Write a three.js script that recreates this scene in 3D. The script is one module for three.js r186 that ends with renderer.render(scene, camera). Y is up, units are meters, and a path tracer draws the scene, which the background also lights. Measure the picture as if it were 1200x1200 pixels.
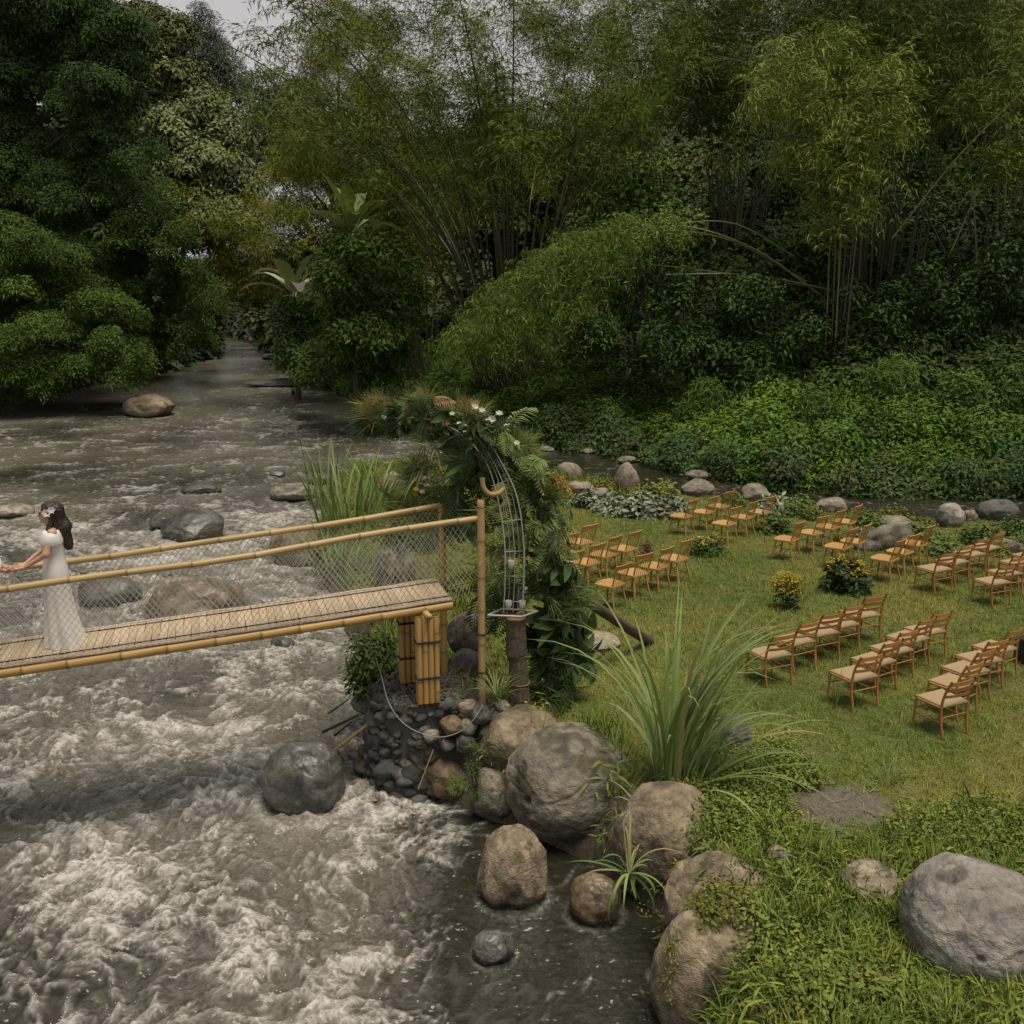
import * as THREE from 'three';
import { mergeGeometries, mergeVertices } from 'three/addons/utils/BufferGeometryUtils.js';
import { RoundedBoxGeometry } from 'three/addons/geometries/RoundedBoxGeometry.js';

// ------------------------------------------------------------------ camera, sky, sun, exposure
const scene = new THREE.Scene();
const CAM_Y = 5.4, PITCH = 12 * Math.PI / 180, FPX = 1150;      // FPX: focal length in pixels of the 1200 px photograph
const camera = new THREE.PerspectiveCamera(2 * Math.atan(600 / FPX) * 180 / Math.PI, 1, 0.1, 900);
camera.position.set(0, CAM_Y, 0);
camera.rotation.x = -PITCH;

function makeSky() {                                            // thin even overcast, a little brighter overhead
  const w = 256, h = 128, d = new Float32Array(w * h * 4);
  for (let j = 0; j < h; j++) for (let i = 0; i < w; i++) {
    const el = (j + 0.5) / h * Math.PI - Math.PI / 2, k = Math.max(0, Math.sin(el));
    const b = 0.60 - 0.17 * k, o = (j * w + i) * 4;
    d[o] = b * 1.0; d[o + 1] = b * 0.965; d[o + 2] = b * 0.975; d[o + 3] = 1;
  }
  const t = new THREE.DataTexture(d, w, h, THREE.RGBAFormat, THREE.FloatType);
  t.mapping = THREE.EquirectangularReflectionMapping; t.magFilter = THREE.LinearFilter; t.needsUpdate = true;
  return t;
}
scene.background = makeSky();
scene.environment = scene.background;
const sun = new THREE.DirectionalLight(new THREE.Color(1.0, 0.90, 0.73), 4.0);
sun.position.set(10, 60, -8); sun.target.position.set(0, 0, -20);
sun.castShadow = true; sun.shadow.radius = 55; sun.shadow.mapSize.set(4096, 4096);
Object.assign(sun.shadow.camera, { left: -60, right: 60, top: 60, bottom: -60, near: 1, far: 200 });
scene.add(sun, sun.target);
const EXPOSURE = 0.98;

// ------------------------------------------------------------------ helpers
function rngOf(seed) { let a = seed >>> 0; return () => { a = (a + 0x6D2B79F5) | 0; let t = Math.imul(a ^ (a >>> 15), 1 | a); t = (t + Math.imul(t ^ (t >>> 7), 61 | t)) ^ t; return ((t ^ (t >>> 14)) >>> 0) / 4294967296; }; }
let rnd = rngOf(7);
const rr = (a, b) => a + (b - a) * rnd();
const V = (x, y, z) => new THREE.Vector3(x, y, z);
const clamp = (x, a = 0, b = 1) => x < a ? a : x > b ? b : x;
const mix = (a, b, t) => a + (b - a) * t;
const smooth = (a, b, x) => { const t = clamp((x - a) / (b - a)); return t * t * (3 - 2 * t); };
const PERM = new Uint8Array(512); { const r = rngOf(99), p = [...Array(256).keys()]; for (let i = 255; i > 0; i--) { const j = (r() * (i + 1)) | 0; [p[i], p[j]] = [p[j], p[i]]; } for (let i = 0; i < 512; i++) PERM[i] = p[i & 255]; }
const GX = new Float32Array(256), GY = new Float32Array(256); for (let i = 0; i < 256; i++) { GX[i] = Math.cos(i * 2.399963); GY[i] = Math.sin(i * 2.399963); }
function n2(x, y) {                                             // gradient noise, about -0.7 .. 0.7 times 1.4
  const xi = Math.floor(x), yi = Math.floor(y), fx = x - xi, fy = y - yi, X = xi & 255, Y = yi & 255;
  const u = fx * fx * fx * (fx * (fx * 6 - 15) + 10), v = fy * fy * fy * (fy * (fy * 6 - 15) + 10);
  const a = PERM[PERM[X] + Y], b = PERM[PERM[X + 1] + Y], c = PERM[PERM[X] + Y + 1], d = PERM[PERM[X + 1] + Y + 1];
  const p = GX[a] * fx + GY[a] * fy, q = GX[b] * (fx - 1) + GY[b] * fy, r = GX[c] * fx + GY[c] * (fy - 1), s = GX[d] * (fx - 1) + GY[d] * (fy - 1);
  return 1.4 * ((p + (q - p) * u) * (1 - v) + (r + (s - r) * u) * v);
}
function n3(x, y, z) {                                          // value noise in 3D, -1 .. 1
  const xi = Math.floor(x), yi = Math.floor(y), zi = Math.floor(z), fx = x - xi, fy = y - yi, fz = z - zi;
  const u = fx * fx * (3 - 2 * fx), v = fy * fy * (3 - 2 * fy), w = fz * fz * (3 - 2 * fz);
  const h = (i, j, k) => PERM[PERM[PERM[(xi + i) & 255] + ((yi + j) & 255)] + ((zi + k) & 255)] / 127.5 - 1;
  const l = (i, j) => mix(h(0, i, j), h(1, i, j), u);
  return mix(mix(l(0, 0), l(1, 0), v), mix(l(0, 1), l(1, 1), v), w);
}
const fbm = (x, y, o = 4) => { let s = 0, a = 0.5; for (let i = 0; i < o; i++) { s += a * n2(x, y); x = x * 2.03 + 17.1; y = y * 2.03 + 9.2; a *= 0.5; } return s; };
const fbm3 = (x, y, z, o = 4) => { let s = 0, a = 0.5; for (let i = 0; i < o; i++) { s += a * n3(x, y, z); x = x * 2.07 + 3.1; y = y * 2.07 + 5.7; z = z * 2.07 + 1.3; a *= 0.5; } return s; };
const ridge = (x, y) => 1 - Math.abs(n2(x, y));
const lut = (pts, x) => { if (x <= pts[0][0]) return pts[0][1]; for (let i = 1; i < pts.length; i++) if (x <= pts[i][0]) return mix(pts[i - 1][1], pts[i][1], (x - pts[i - 1][0]) / (pts[i][0] - pts[i - 1][0])); return pts[pts.length - 1][1]; };

// a pixel of the photograph gives a direction; a level or a distance (s = metres ahead of the camera) gives the place
const SP = Math.sin(PITCH), CP = Math.cos(PITCH);
const ray = (px, py) => { const u = (px - 600) / FPX, v = (600 - py) / FPX; return V(u, -SP + v * CP, -CP - v * SP); };
const onLevel = (px, py, y) => { const d = ray(px, py), t = (y - CAM_Y) / d.y; return V(d.x * t, y, d.z * t); };
const atS = (px, py, s) => { const d = ray(px, py), t = s / -d.z; return V(d.x * t, CAM_Y + d.y * t, -s); };
const depthOf = p => -p.z * CP + (CAM_Y - p.y) * SP;
const ppm = p => FPX / depthOf(p);                              // photograph pixels per metre at p

const taken = {};
function numbered(n) { taken[n] = (taken[n] || 0) + 1; return taken[n] === 1 ? n : n + '_' + String(taken[n] - 1).padStart(3, '0'); }
function tag(o, label, category, group, kind) { if (label) o.userData.label = label; if (category) o.userData.category = category; if (group) o.userData.group = group; if (kind) o.userData.kind = kind; return o; }
function thing(name, label, category, group) { const g = new THREE.Group(); g.name = numbered(name); scene.add(g); return tag(g, label, category, group); }
function mesh(name, geo, mat, parent, kind) { const m = new THREE.Mesh(geo, mat); m.name = parent === scene ? numbered(name) : name; parent.add(m); if (kind) m.userData.kind = kind; return m; }
function std(r, g, b, rough = 0.8, extra = {}) { return new THREE.MeshStandardMaterial({ color: new THREE.Color().setRGB(r, g, b), roughness: rough, ...extra }); }
function leafMat(r, g, b) { return new THREE.MeshPhysicalMaterial({ color: new THREE.Color().setRGB(r, g, b), roughness: 0.62, specularIntensity: 0.3, side: THREE.DoubleSide }); }
function thinLeafMat(r, g, b, through = 0.3, rough = 0.9) { return new THREE.MeshPhysicalMaterial({ color: new THREE.Color().setRGB(r, g, b), roughness: rough, transmission: through, thickness: 0, side: THREE.DoubleSide }); }
function geoOf(pos, idx, col, uv) {
  const g = new THREE.BufferGeometry(); g.setAttribute('position', new THREE.Float32BufferAttribute(pos, 3)); if (col) g.setAttribute('color', new THREE.Float32BufferAttribute(col, 3)); if (uv) g.setAttribute('uv', new THREE.Float32BufferAttribute(uv, 2)); g.setIndex(idx); g.computeVertexNormals(); return g;
}
function rod(a, b, r0, r1 = r0, seg = 8) { const d = b.clone().sub(a), g = new THREE.CylinderGeometry(r1, r0, d.length(), seg, 1); g.applyQuaternion(new THREE.Quaternion().setFromUnitVectors(V(0, 1, 0), d.clone().normalize())); const m = a.clone().add(b).multiplyScalar(0.5); g.translate(m.x, m.y, m.z); return g; }
function texture(w, h, f, srgb = true, channels = 3) {          // f(u, v) -> [r, g, b] linear 0..1 or a number
  const d = new Uint8Array(w * h * 4); let o = 0;
  for (let j = 0; j < h; j++) for (let i = 0; i < w; i++, o += 4) { const c = f((i + 0.5) / w, (j + 0.5) / h); if (typeof c === 'number') { d[o] = d[o + 1] = d[o + 2] = clamp(c) * 255; } else for (let k = 0; k < 3; k++) { const x = clamp(c[k]); d[o + k] = 255 * (srgb ? (x <= 0.0031308 ? 12.92 * x : 1.055 * Math.pow(x, 1 / 2.4) - 0.055) : x); } d[o + 3] = 255; }
  const t = new THREE.DataTexture(d, w, h); t.magFilter = THREE.LinearFilter; t.wrapS = t.wrapT = THREE.RepeatWrapping; if (srgb) t.colorSpace = THREE.SRGBColorSpace; t.needsUpdate = true; return t;
}
// tileable noise over the unit square: p periods
function tn(u, v, p, seed) {
  const x = u * p, y = v * p, xi = Math.floor(x), yi = Math.floor(y), fx = x - xi, fy = y - yi, X = xi % p, Y = yi % p, X1 = (X + 1) % p, Y1 = (Y + 1) % p, o = (seed * 37) & 255;
  const h = (i, j) => PERM[(PERM[(i + o) & 255] + j + (i >> 8) * 7 + (j >> 8) * 13) & 255], g = (k, a, b) => GX[k] * a + GY[k] * b;
  const w = fx * fx * fx * (fx * (fx * 6 - 15) + 10), t = fy * fy * fy * (fy * (fy * 6 - 15) + 10);
  return 1.4 * mix(mix(g(h(X, Y), fx, fy), g(h(X1, Y), fx - 1, fy), w), mix(g(h(X, Y1), fx, fy - 1), g(h(X1, Y1), fx - 1, fy - 1), w), t);
}

// instanced stuff: list of [position, quaternion, scale (number or Vector3), [r, g, b]]
const IM = new THREE.Matrix4(), IC = new THREE.Color();
function copies(name, geo, mat, list, parent, kind = 'stuff') {
  const m = new THREE.InstancedMesh(geo, mat, list.length); m.name = parent === scene ? numbered(name) : name;
  list.forEach(([p, q, s, c], i) => { IM.compose(p, q, typeof s === 'number' ? V(s, s, s) : s); m.setMatrixAt(i, IM); if (c) m.setColorAt(i, IC.setRGB(c[0], c[1], c[2])); });
  m.userData.kind = kind; parent.add(m); return m;
}
const UPV = V(0, 1, 0);
function turnTo(n, spin) { return new THREE.Quaternion().setFromUnitVectors(UPV, n).multiply(new THREE.Quaternion().setFromAxisAngle(UPV, spin)); }

// ------------------------------------------------------------------ leaf shapes
// a leaf: a folded lozenge of 4 triangles from `a` along d, width along w
function pushLeaf(P, I, a, d, w, n, len, wid, droop = 0.15) {
  const k = P.length / 3, mid = a.clone().addScaledVector(d, len * 0.45).addScaledVector(n, len * 0.03), tip = a.clone().addScaledVector(d, len).addScaledVector(UPV, -len * droop);
  const l = mid.clone().addScaledVector(w, wid / 2).addScaledVector(n, wid * 0.18), r = mid.clone().addScaledVector(w, -wid / 2).addScaledVector(n, wid * 0.18);
  for (const v of [a, l, mid, r, tip]) P.push(v.x, v.y, v.z);
  I.push(k, k + 2, k + 1, k, k + 3, k + 2, k + 1, k + 2, k + 4, k + 2, k + 3, k + 4);
}
// the same leaf with a rounder outline, for leaves seen close by
function pushOvate(P, I, a, d, w, n, len, wid, droop = 0.15) {
  const k = P.length / 3, at = (t, e, h) => a.clone().addScaledVector(d, len * t).addScaledVector(w, wid * e).addScaledVector(n, wid * h).addScaledVector(UPV, -len * droop * t * t);
  for (const v of [at(0, 0, 0), at(0.22, 0.36, 0.1), at(0.22, 0, 0), at(0.22, -0.36, 0.1), at(0.5, 0.47, 0.13), at(0.5, 0, 0), at(0.5, -0.47, 0.13), at(0.78, 0.26, 0.07), at(0.78, 0, 0), at(0.78, -0.26, 0.07), at(1, 0, 0)]) P.push(v.x, v.y, v.z);
  for (const [i, j, m] of [[0, 2, 1], [0, 3, 2], [1, 2, 4], [2, 5, 4], [2, 3, 5], [3, 6, 5], [4, 5, 7], [5, 8, 7], [5, 6, 8], [6, 9, 8], [7, 8, 10], [8, 9, 10]]) I.push(k + i, k + j, k + m);
}
function leafClump(n, R, flat, len, wid, seed, up = 0.6, droop = 0.2, leaf = pushLeaf) {
  const r = rngOf(seed), P = [], I = [];
  for (let i = 0; i < n; i++) {
    const a = r() * 6.283, q = Math.sqrt(r()) * R, y = (r() * 2 - 1) * R * flat * (1 - 0.5 * q / R);
    const p = V(Math.cos(a) * q, y - q * q / R * 0.25, Math.sin(a) * q);
    const da = a + (r() - 0.5) * 2.6, d = V(Math.cos(da), (r() - 0.5) * 1.1 - 0.1, Math.sin(da)).normalize();
    const nn = V((r() - 0.5) * 1.6, up + r() * 0.6, (r() - 0.5) * 1.6).normalize(); const w = nn.clone().cross(d).normalize(); const nrm = d.clone().cross(w);
    const s = 0.65 + r() * 0.6; leaf(P, I, p, d, w, nrm, len * s, wid * s, droop);
  }
  return geoOf(P, I);
}
function bambooSpray(n, R, len, wid, seed) {                    // feathery hanging sprays of narrow leaves
  const r = rngOf(seed), P = [], I = [], twigs = Math.max(3, Math.round(n / 11));
  for (let k = 0; k < twigs; k++) {
    const a = r() * 6.283, el = r() * 0.9 - 0.25; let p = V((r() - 0.5) * R * 0.6, (r() - 0.5) * R * 0.5, (r() - 0.5) * R * 0.6); const dir = V(Math.cos(a), el, Math.sin(a)).normalize();
    for (let j = 0; j < n / twigs; j++) {
      const b = a + (j % 2 ? 0.9 : -0.9) + (r() - 0.5) * 1.2, d = V(Math.cos(b), 0.15 - r() * 0.75 - j * 0.03, Math.sin(b)).normalize();
      const w = V((r() - 0.5), 0.4 * (r() - 0.5), (r() - 0.5)).cross(d).normalize(); const s = 0.7 + r() * 0.6;
      pushLeaf(P, I, p.clone(), d, w, d.clone().cross(w), len * s, wid * s, 0.25);
      dir.y -= 0.05; p = p.clone().addScaledVector(dir, R * 1.7 / (n / twigs));
    }
  }
  return geoOf(P, I);
}
function blade(P, I, base, yaw, len, wid, bend, seg = 4, lean = 0.25, twist = 0) {   // a grass blade, tapering, arching over
  const k = P.length / 3, dir = V(Math.cos(yaw), 0, Math.sin(yaw)), side = V(-Math.sin(yaw + twist), 0, Math.cos(yaw + twist)); let p = base.clone(), el = Math.PI / 2 - lean;
  for (let i = 0; i <= seg; i++) {
    const t = i / seg, w = wid * (i === seg ? 0.05 : (0.7 + 0.6 * t) * (1 - t * t) + 0.02) / 2;
    P.push(p.x + side.x * w, p.y + w * 0.3, p.z + side.z * w, p.x - side.x * w, p.y + w * 0.3, p.z - side.z * w);
    p = p.clone().addScaledVector(dir, Math.cos(el) * len / seg).addScaledVector(UPV, Math.sin(el) * len / seg); el -= bend / seg * (0.4 + 1.2 * t);
    if (i < seg) { const a = k + i * 2; I.push(a, a + 1, a + 2, a + 1, a + 3, a + 2); }
  }
}
function tuftGeo(n, R, len, wid, bend, seed, seg = 3, lean = 0.4) { const r = rngOf(seed), P = [], I = []; for (let i = 0; i < n; i++) { const a = r() * 6.283, q = Math.sqrt(r()) * R; blade(P, I, V(Math.cos(a) * q, 0, Math.sin(a) * q), r() * 6.283, len * (0.5 + r() * 0.7), wid * (0.7 + r() * 0.6), bend * (0.4 + r()), seg, r() * lean * 1.6, r() * 0.6 - 0.3); } return geoOf(P, I); }
function frondGeo(n, len, leaf, wid, curve, seed, hang = 0.35) {           // a pinnate frond along +x rising from the origin and arching over; one mesh
  const r = rngOf(seed), P = [], I = [];
  let p = V(0, 0, 0), el = 0.9; const pts = [];
  for (let i = 0; i <= n; i++) { pts.push([p.clone(), el]); p = p.clone().add(V(Math.cos(el) * len / n, Math.sin(el) * len / n, 0)); el -= curve / n; }
  for (let i = 0; i < n; i++) { const [a] = pts[i], [b] = pts[i + 1], k = P.length / 3, w = 0.012 * (1 - i / n) * len + 0.002; P.push(a.x, a.y, a.z + w, a.x, a.y, a.z - w, b.x, b.y, b.z + w * 0.9, b.x, b.y, b.z - w * 0.9); I.push(k, k + 1, k + 2, k + 1, k + 3, k + 2); }
  for (let i = 1; i <= n; i++) for (const sd of [-1, 1]) {
    const [a, e] = pts[i], t = i / n, l = leaf * Math.sin(Math.PI * Math.min(1, 0.12 + t * 0.86)) * (0.85 + r() * 0.3) + 0.02;
    const d = V(Math.cos(e) * 0.55, Math.sin(e) * 0.55 - hang * r(), sd * (0.85 + r() * 0.2)).normalize(), w = V(1, 0, 0).addScaledVector(d, -d.x).normalize();
    pushLeaf(P, I, a.clone(), d, w, d.clone().cross(w).multiplyScalar(sd), l, wid, 0.18);
  }
  return geoOf(P, I);
}
// ------------------------------------------------------------------ water outline (x, s) with s = metres ahead of the camera
const LEFT_BANK = [[-44, -12], [-42, 30], [-32, 48], [-28, 56], [-25.5, 68], [-26, 86], [-31, 102], [-44, 126], [-66, 160]];
const FAR_BANK = [[-58, 168], [-38, 130], [-26, 104], [-20.5, 88], [-15.8, 71], [-9.5, 57], [-4, 45], [0.5, 39.8], [4, 37.8], [6.2, 33.6], [7.8, 31.5], [10, 30.2], [14.5, 29.5], [25, 30], [45, 31]];
const LAWN_EDGE = [[45, 28], [25, 26], [14.5, 24.9], [11, 25], [8.6, 26], [6, 28.2], [3.6, 29.6], [0.6, 32.6], [-1.6, 34.5], [-4.2, 35.5], [-5.7, 33], [-5.6, 28], [-4.9, 22.5], [-3.2, 17.3], [-2.3, 14.9], [-1.8, 12.3], [-0.8, 11.2], [0.3, 10.5], [1.0, 9.7], [1.55, 8.8], [1.6, 7.5], [1.5, 5], [1.0, -12]];
const WATER = [...LEFT_BANK, ...FAR_BANK, ...LAWN_EDGE];
function segDist(poly, x, s, closed) { let m = 1e9; for (let i = 0, n = poly.length; i < (closed ? n : n - 1); i++) { const [ax, as] = poly[i], [bx, bs] = poly[(i + 1) % n], ex = bx - ax, es = bs - as, t = clamp(((x - ax) * ex + (s - as) * es) / (ex * ex + es * es)), dx = x - ax - ex * t, ds = s - as - es * t, d = dx * dx + ds * ds; if (d < m) m = d; } return Math.sqrt(m); }
function inside(x, s) { let c = false; for (let i = 0, j = WATER.length - 1; i < WATER.length; j = i++) { const [ax, as] = WATER[i], [bx, bs] = WATER[j]; if ((as > s) !== (bs > s) && x < (bx - ax) * (s - as) / (bs - as) + ax) c = !c; } return c; }
function shore(x, s) { const l = segDist(LEFT_BANK, x, s), f = segDist(FAR_BANK, x, s), w = segDist(LAWN_EDGE, x, s), d = Math.min(l, f, w); return { d: inside(x, s) ? -d : d, side: l <= f && l <= w ? 0 : f <= w ? 1 : 2 }; }
const waterLevel = s => lut([[-12, -1.2], [7, -0.95], [12, -0.66], [20, -0.52], [35, -0.36], [48, -0.12], [58, 0.22], [70, 0.5], [100, 1.05], [170, 2.3]], s);
const BARE = onLevel(985, 948, 0);                              // the bare gravelly patch
const MOUND = onLevel(606, 834, 0.3);
function groundY(x, s) {
  const { d, side } = shore(x, s), wl = waterLevel(s), wob = 0.5 * fbm(x * 0.25, s * 0.25, 3), fine = 0.06 * fbm(x * 1.3, s * 1.3, 3);
  const bed = wl - 0.75 + fine;
  if (side === 2) {
    const m = Math.exp(-((x - MOUND.x) ** 2 + (s + MOUND.z) ** 2) / 4.5) * 0.33;
    const top = m + 0.05 * fbm(x * 0.4, s * 0.4, 3) + 0.018 * fbm(x * 2.2, s * 2.2, 2);
    return mix(bed, top, smooth(-0.3, 0.5, d + 0.25 * fbm(x * 0.9, s * 0.9, 2)));
  }
  const dd = d * (1 + 0.25 * wob);
  const rise = side === 1 ? lut([[0, -0.1], [0.7, 0.5], [3, 1.3], [5.5, 1.9], [8.5, 2.7], [12, 4.6], [18, 8], [30, 15], [60, 29], [140, 55]], dd) : lut([[0, -0.1], [1, 0.6], [4, 2.2], [9, 7], [18, 17], [30, 27], [60, 45], [120, 60]], dd);
  return mix(bed, wl + rise + fine + wob * smooth(2, 12, d), smooth(-0.4, 0.4, d));
}
const G = (x, z) => groundY(x, -z);

function axis(a, b, dense0, dense1, fine, coarse) { const out = []; for (let x = a; x < b;) { out.push(x); const far = x < dense0 ? dense0 - x : x > dense1 ? x - dense1 : 0; x += Math.min(coarse, fine + far * 0.06); } out.push(b); return out; }
{
  const xs = axis(-130, 90, -6.5, 8, 0.13, 4), ss = axis(-14, 190, 5.5, 15, 0.13, 4), P = [], C = [], U = [], I = [];
  for (const s of ss) for (const x of xs) {
    const y = groundY(x, s), { d, side } = shore(x, s); P.push(x, y, -s); U.push(x, s);
    const dry = smooth(-0.15, 0.45, fbm(x * 0.35 + 5, s * 0.35, 4) + 0.12), patch = fbm(x * 1.7, s * 1.7, 3);
    let c = side === 2 ? [mix(0.12, 0.175, dry), mix(0.145, 0.175, dry), mix(0.03, 0.042, dry)] : [0.085, 0.07, 0.045];
    if (side === 2) { const soil = Math.max(1 - smooth(0.4, 1.3, d + patch * 0.5), smooth(0.25, 0.5, patch - 0.25 + (s < 9.5 ? 0.12 : 0)) * 0.7); c = c.map((v, i) => mix(v, [0.15, 0.125, 0.09][i], soil)); }
    else if (d < 0.6) c = [0.10, 0.085, 0.06];
    const bare = smooth(0.1, -0.1, Math.hypot((x - BARE.x) / 0.75, (s + BARE.z) / 0.5) - 0.9 + patch * 1.1); if (bare > 0) c = c.map((v, i) => mix(v, [0.17, 0.15, 0.12][i], bare));
    C.push(...c);
  }
  const n = xs.length; for (let j = 0; j < ss.length - 1; j++) for (let i = 0; i < n - 1; i++) { const a = j * n + i; I.push(a, a + 1, a + n, a + 1, a + n + 1, a + n); }
  const grain = texture(512, 512, (u, v) => { const k = 0.62 + 0.2 * tn(u, v, 24, 3) + 0.22 * tn(u, v, 64, 8) + 0.2 * tn(u, v, 150, 5); return [k, k, k * 0.95]; }); grain.repeat.set(0.5, 0.5);
  const m = new THREE.MeshStandardMaterial({ vertexColors: true, map: grain, bumpMap: grain, bumpScale: 0.03, roughness: 0.95, side: THREE.DoubleSide });
  tag(mesh('ground', geoOf(P, I, C, U), m, scene), 'grassy lawn, stony banks and wooded slopes around the river', 'ground', null, 'structure');
}

// ------------------------------------------------------------------ boulders (made before the water, which breaks round them)
const ROCKS = [];                                               // [x, s, radius] of rocks that stand in the water
const stoneBump = texture(512, 512, (u, v) => 0.5 + 0.3 * tn(u, v, 9, 2) + 0.24 * tn(u, v, 31, 6) + 0.2 * tn(u, v, 90, 9), false); stoneBump.repeat.set(1.1, 1.1);
const stoneMat = new THREE.MeshStandardMaterial({ vertexColors: true, roughness: 0.86, bumpMap: stoneBump, bumpScale: 0.016 });
const wetStoneMat = new THREE.MeshStandardMaterial({ vertexColors: true, roughness: 0.38, bumpMap: stoneBump, bumpScale: 0.006 });
function boulderGeo(sx, sy, sz, seed, detail, tone, moss = 0.2, lumpy = 0.28, pits = [], cut = 0.7) {
  let g = new THREE.IcosahedronGeometry(1, detail); g.deleteAttribute('uv'); g.deleteAttribute('normal'); g = mergeVertices(g, 1e-4);
  const p = g.attributes.position, C = [], o = seed * 13.7, r = rngOf(seed * 31 + 5), cuts = [];
  for (let k = 0; k < 7; k++) { const n = V(r() * 2 - 1, r() * 1.6 - 0.6, r() * 2 - 1).normalize(); cuts.push([n, 0.76 + r() * 0.24]); }
  for (let i = 0; i < p.count; i++) {
    const v = V(p.getX(i), p.getY(i), p.getZ(i)); let R = 1 + lumpy * fbm3(v.x * 0.9 + o, v.y * 0.9, v.z * 0.9 + o, 3);
    for (const [n, c] of cuts) { const d = v.dot(n) * R; if (d > c) R *= mix(1, c / d, cut); }
    const crease = 1 - Math.abs(fbm3(v.x * 1.1 + o, v.y * 1.5 + 5, v.z * 1.1, 2)) * 2; R *= 1 + 0.045 * fbm3(v.x * 4 + o, v.y * 4, v.z * 4, 4) - 0.014 * smooth(0.9, 1, crease) + 0.007 * n3(v.x * 19 + o, v.y * 19, v.z * 19);
    for (const [a, b, w, dp] of pits) { const n = V(Math.sin(a) * Math.cos(b), Math.sin(b), Math.cos(a) * Math.cos(b)), e = v.distanceTo(n) / w; R -= dp * Math.exp(-e * e * e * e); }
    const q = v.clone().multiplyScalar(R); p.setXYZ(i, q.x * sx, q.y * sy, q.z * sz);
    const big = fbm3(v.x * 1.6 + o, v.y * 1.6 + 4, v.z * 1.6, 4), fine = fbm3(v.x * 11 + o, v.y * 11, v.z * 11 + 3, 3), k = (1 + 0.8 * big + 0.55 * fine) * (1 - 0.55 * smooth(0.1, 0.35, fbm3(v.x * 2.6 + 31, v.y * 1.3 + o, v.z * 2.6, 4))), m = smooth(0.05, 0.35, fbm3(v.x * 2.2 + 9, v.y * 2.2 + o, v.z * 2.2, 4) + moss - 0.25) * 0.8, pale = smooth(0.18, 0.4, fbm3(v.x * 4 + 2, v.y * 4, v.z * 4 + o, 3)) * 0.25;
    C.push(...tone.map((t, j) => mix(t * k * (1 + pale), [0.075, 0.07, 0.022][j] * (0.8 + 0.5 * fine), m)));
  }
  g.setAttribute('color', new THREE.Float32BufferAttribute(C, 3)); g.computeVertexNormals(); g = g.toNonIndexed();
  const q = g.attributes.position, U = [];
  for (let i = 0; i < q.count; i += 3) {
    const a = V().fromBufferAttribute(q, i), b = V().fromBufferAttribute(q, i + 1), c = V().fromBufferAttribute(q, i + 2), n = b.clone().sub(a).cross(c.clone().sub(a)), x = Math.abs(n.x), y = Math.abs(n.y), z = Math.abs(n.z);
    for (const v of [a, b, c]) U.push(...(y >= x && y >= z ? [v.x, v.z] : x >= z ? [v.z, v.y] : [v.x, v.y]));
  }
  g.setAttribute('uv', new THREE.Float32BufferAttribute(U, 2)); return g;
}
const GREY = [0.19, 0.17, 0.13], BROWN = [0.2, 0.16, 0.11], DARK = [0.085, 0.082, 0.075], TAN = [0.22, 0.185, 0.14], PALE = [0.2, 0.185, 0.165], RUST = [0.15, 0.108, 0.065];
let rockSeed = 1;
// the box of the rock in the photograph (centre, width, height) and the level or distance its foot stands at
function boulder(px, py, w, h, at, tone, label, o = {}) {
  const foot = at.s ? atS(px, py + h * 0.42, at.s) : onLevel(px, py + h * 0.42, at.y), k = ppm(foot), sx = w / k / 2, hgt = h / k * (o.tall || 0.92), sz = sx * (o.deep || 0.85);
  const sy = hgt / 2 * (o.sink || 1.25), detail = o.detail || (w > 70 ? 34 : w > 30 ? 14 : 7);
  const m = mesh(o.name || 'boulder', boulderGeo(sx * 1.08, sy * 1.08, sz, rockSeed++, detail, tone, o.moss, o.lumpy, o.pits, o.cut), o.wet ? wetStoneMat : stoneMat, scene);
  const topY = foot.y + hgt; m.position.set(foot.x, topY - sy, foot.z - sz * 0.55); m.rotation.set((o.tx || 0), o.yaw || rr(-0.5, 0.5), (o.tz || 0));
  tag(m, label, o.category || 'boulder', o.group);
  if (o.water) {                                                // the wet, dark-stained band where the water laps the stone, with a ragged upper edge
    const p = m.geometry.attributes.position, c = m.geometry.attributes.color, wl = waterLevel(-m.position.z) - m.position.y;
    for (let i = 0; i < p.count; i++) { const x = p.getX(i), y = p.getY(i), z = p.getZ(i), e = 0.07 + 0.09 * fbm3(x * 5 + 3, 1.5, z * 5, 3), w = 0.55 * smooth(e + 0.012, e - 0.012, y - wl); c.setXYZ(i, c.getX(i) * (1 - w), c.getY(i) * (1 - w), c.getZ(i) * (1 - w)); }
  }
  if (o.water) ROCKS.push([m.position.x, -m.position.z, (sx + sz) / 2]);
  return m;
}
const W = (px, py) => { let y = -0.6; for (let i = 0; i < 6; i++) y = waterLevel(-onLevel(px, py, y).z); return { y }; };   // the water's level where that pixel meets it
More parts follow.
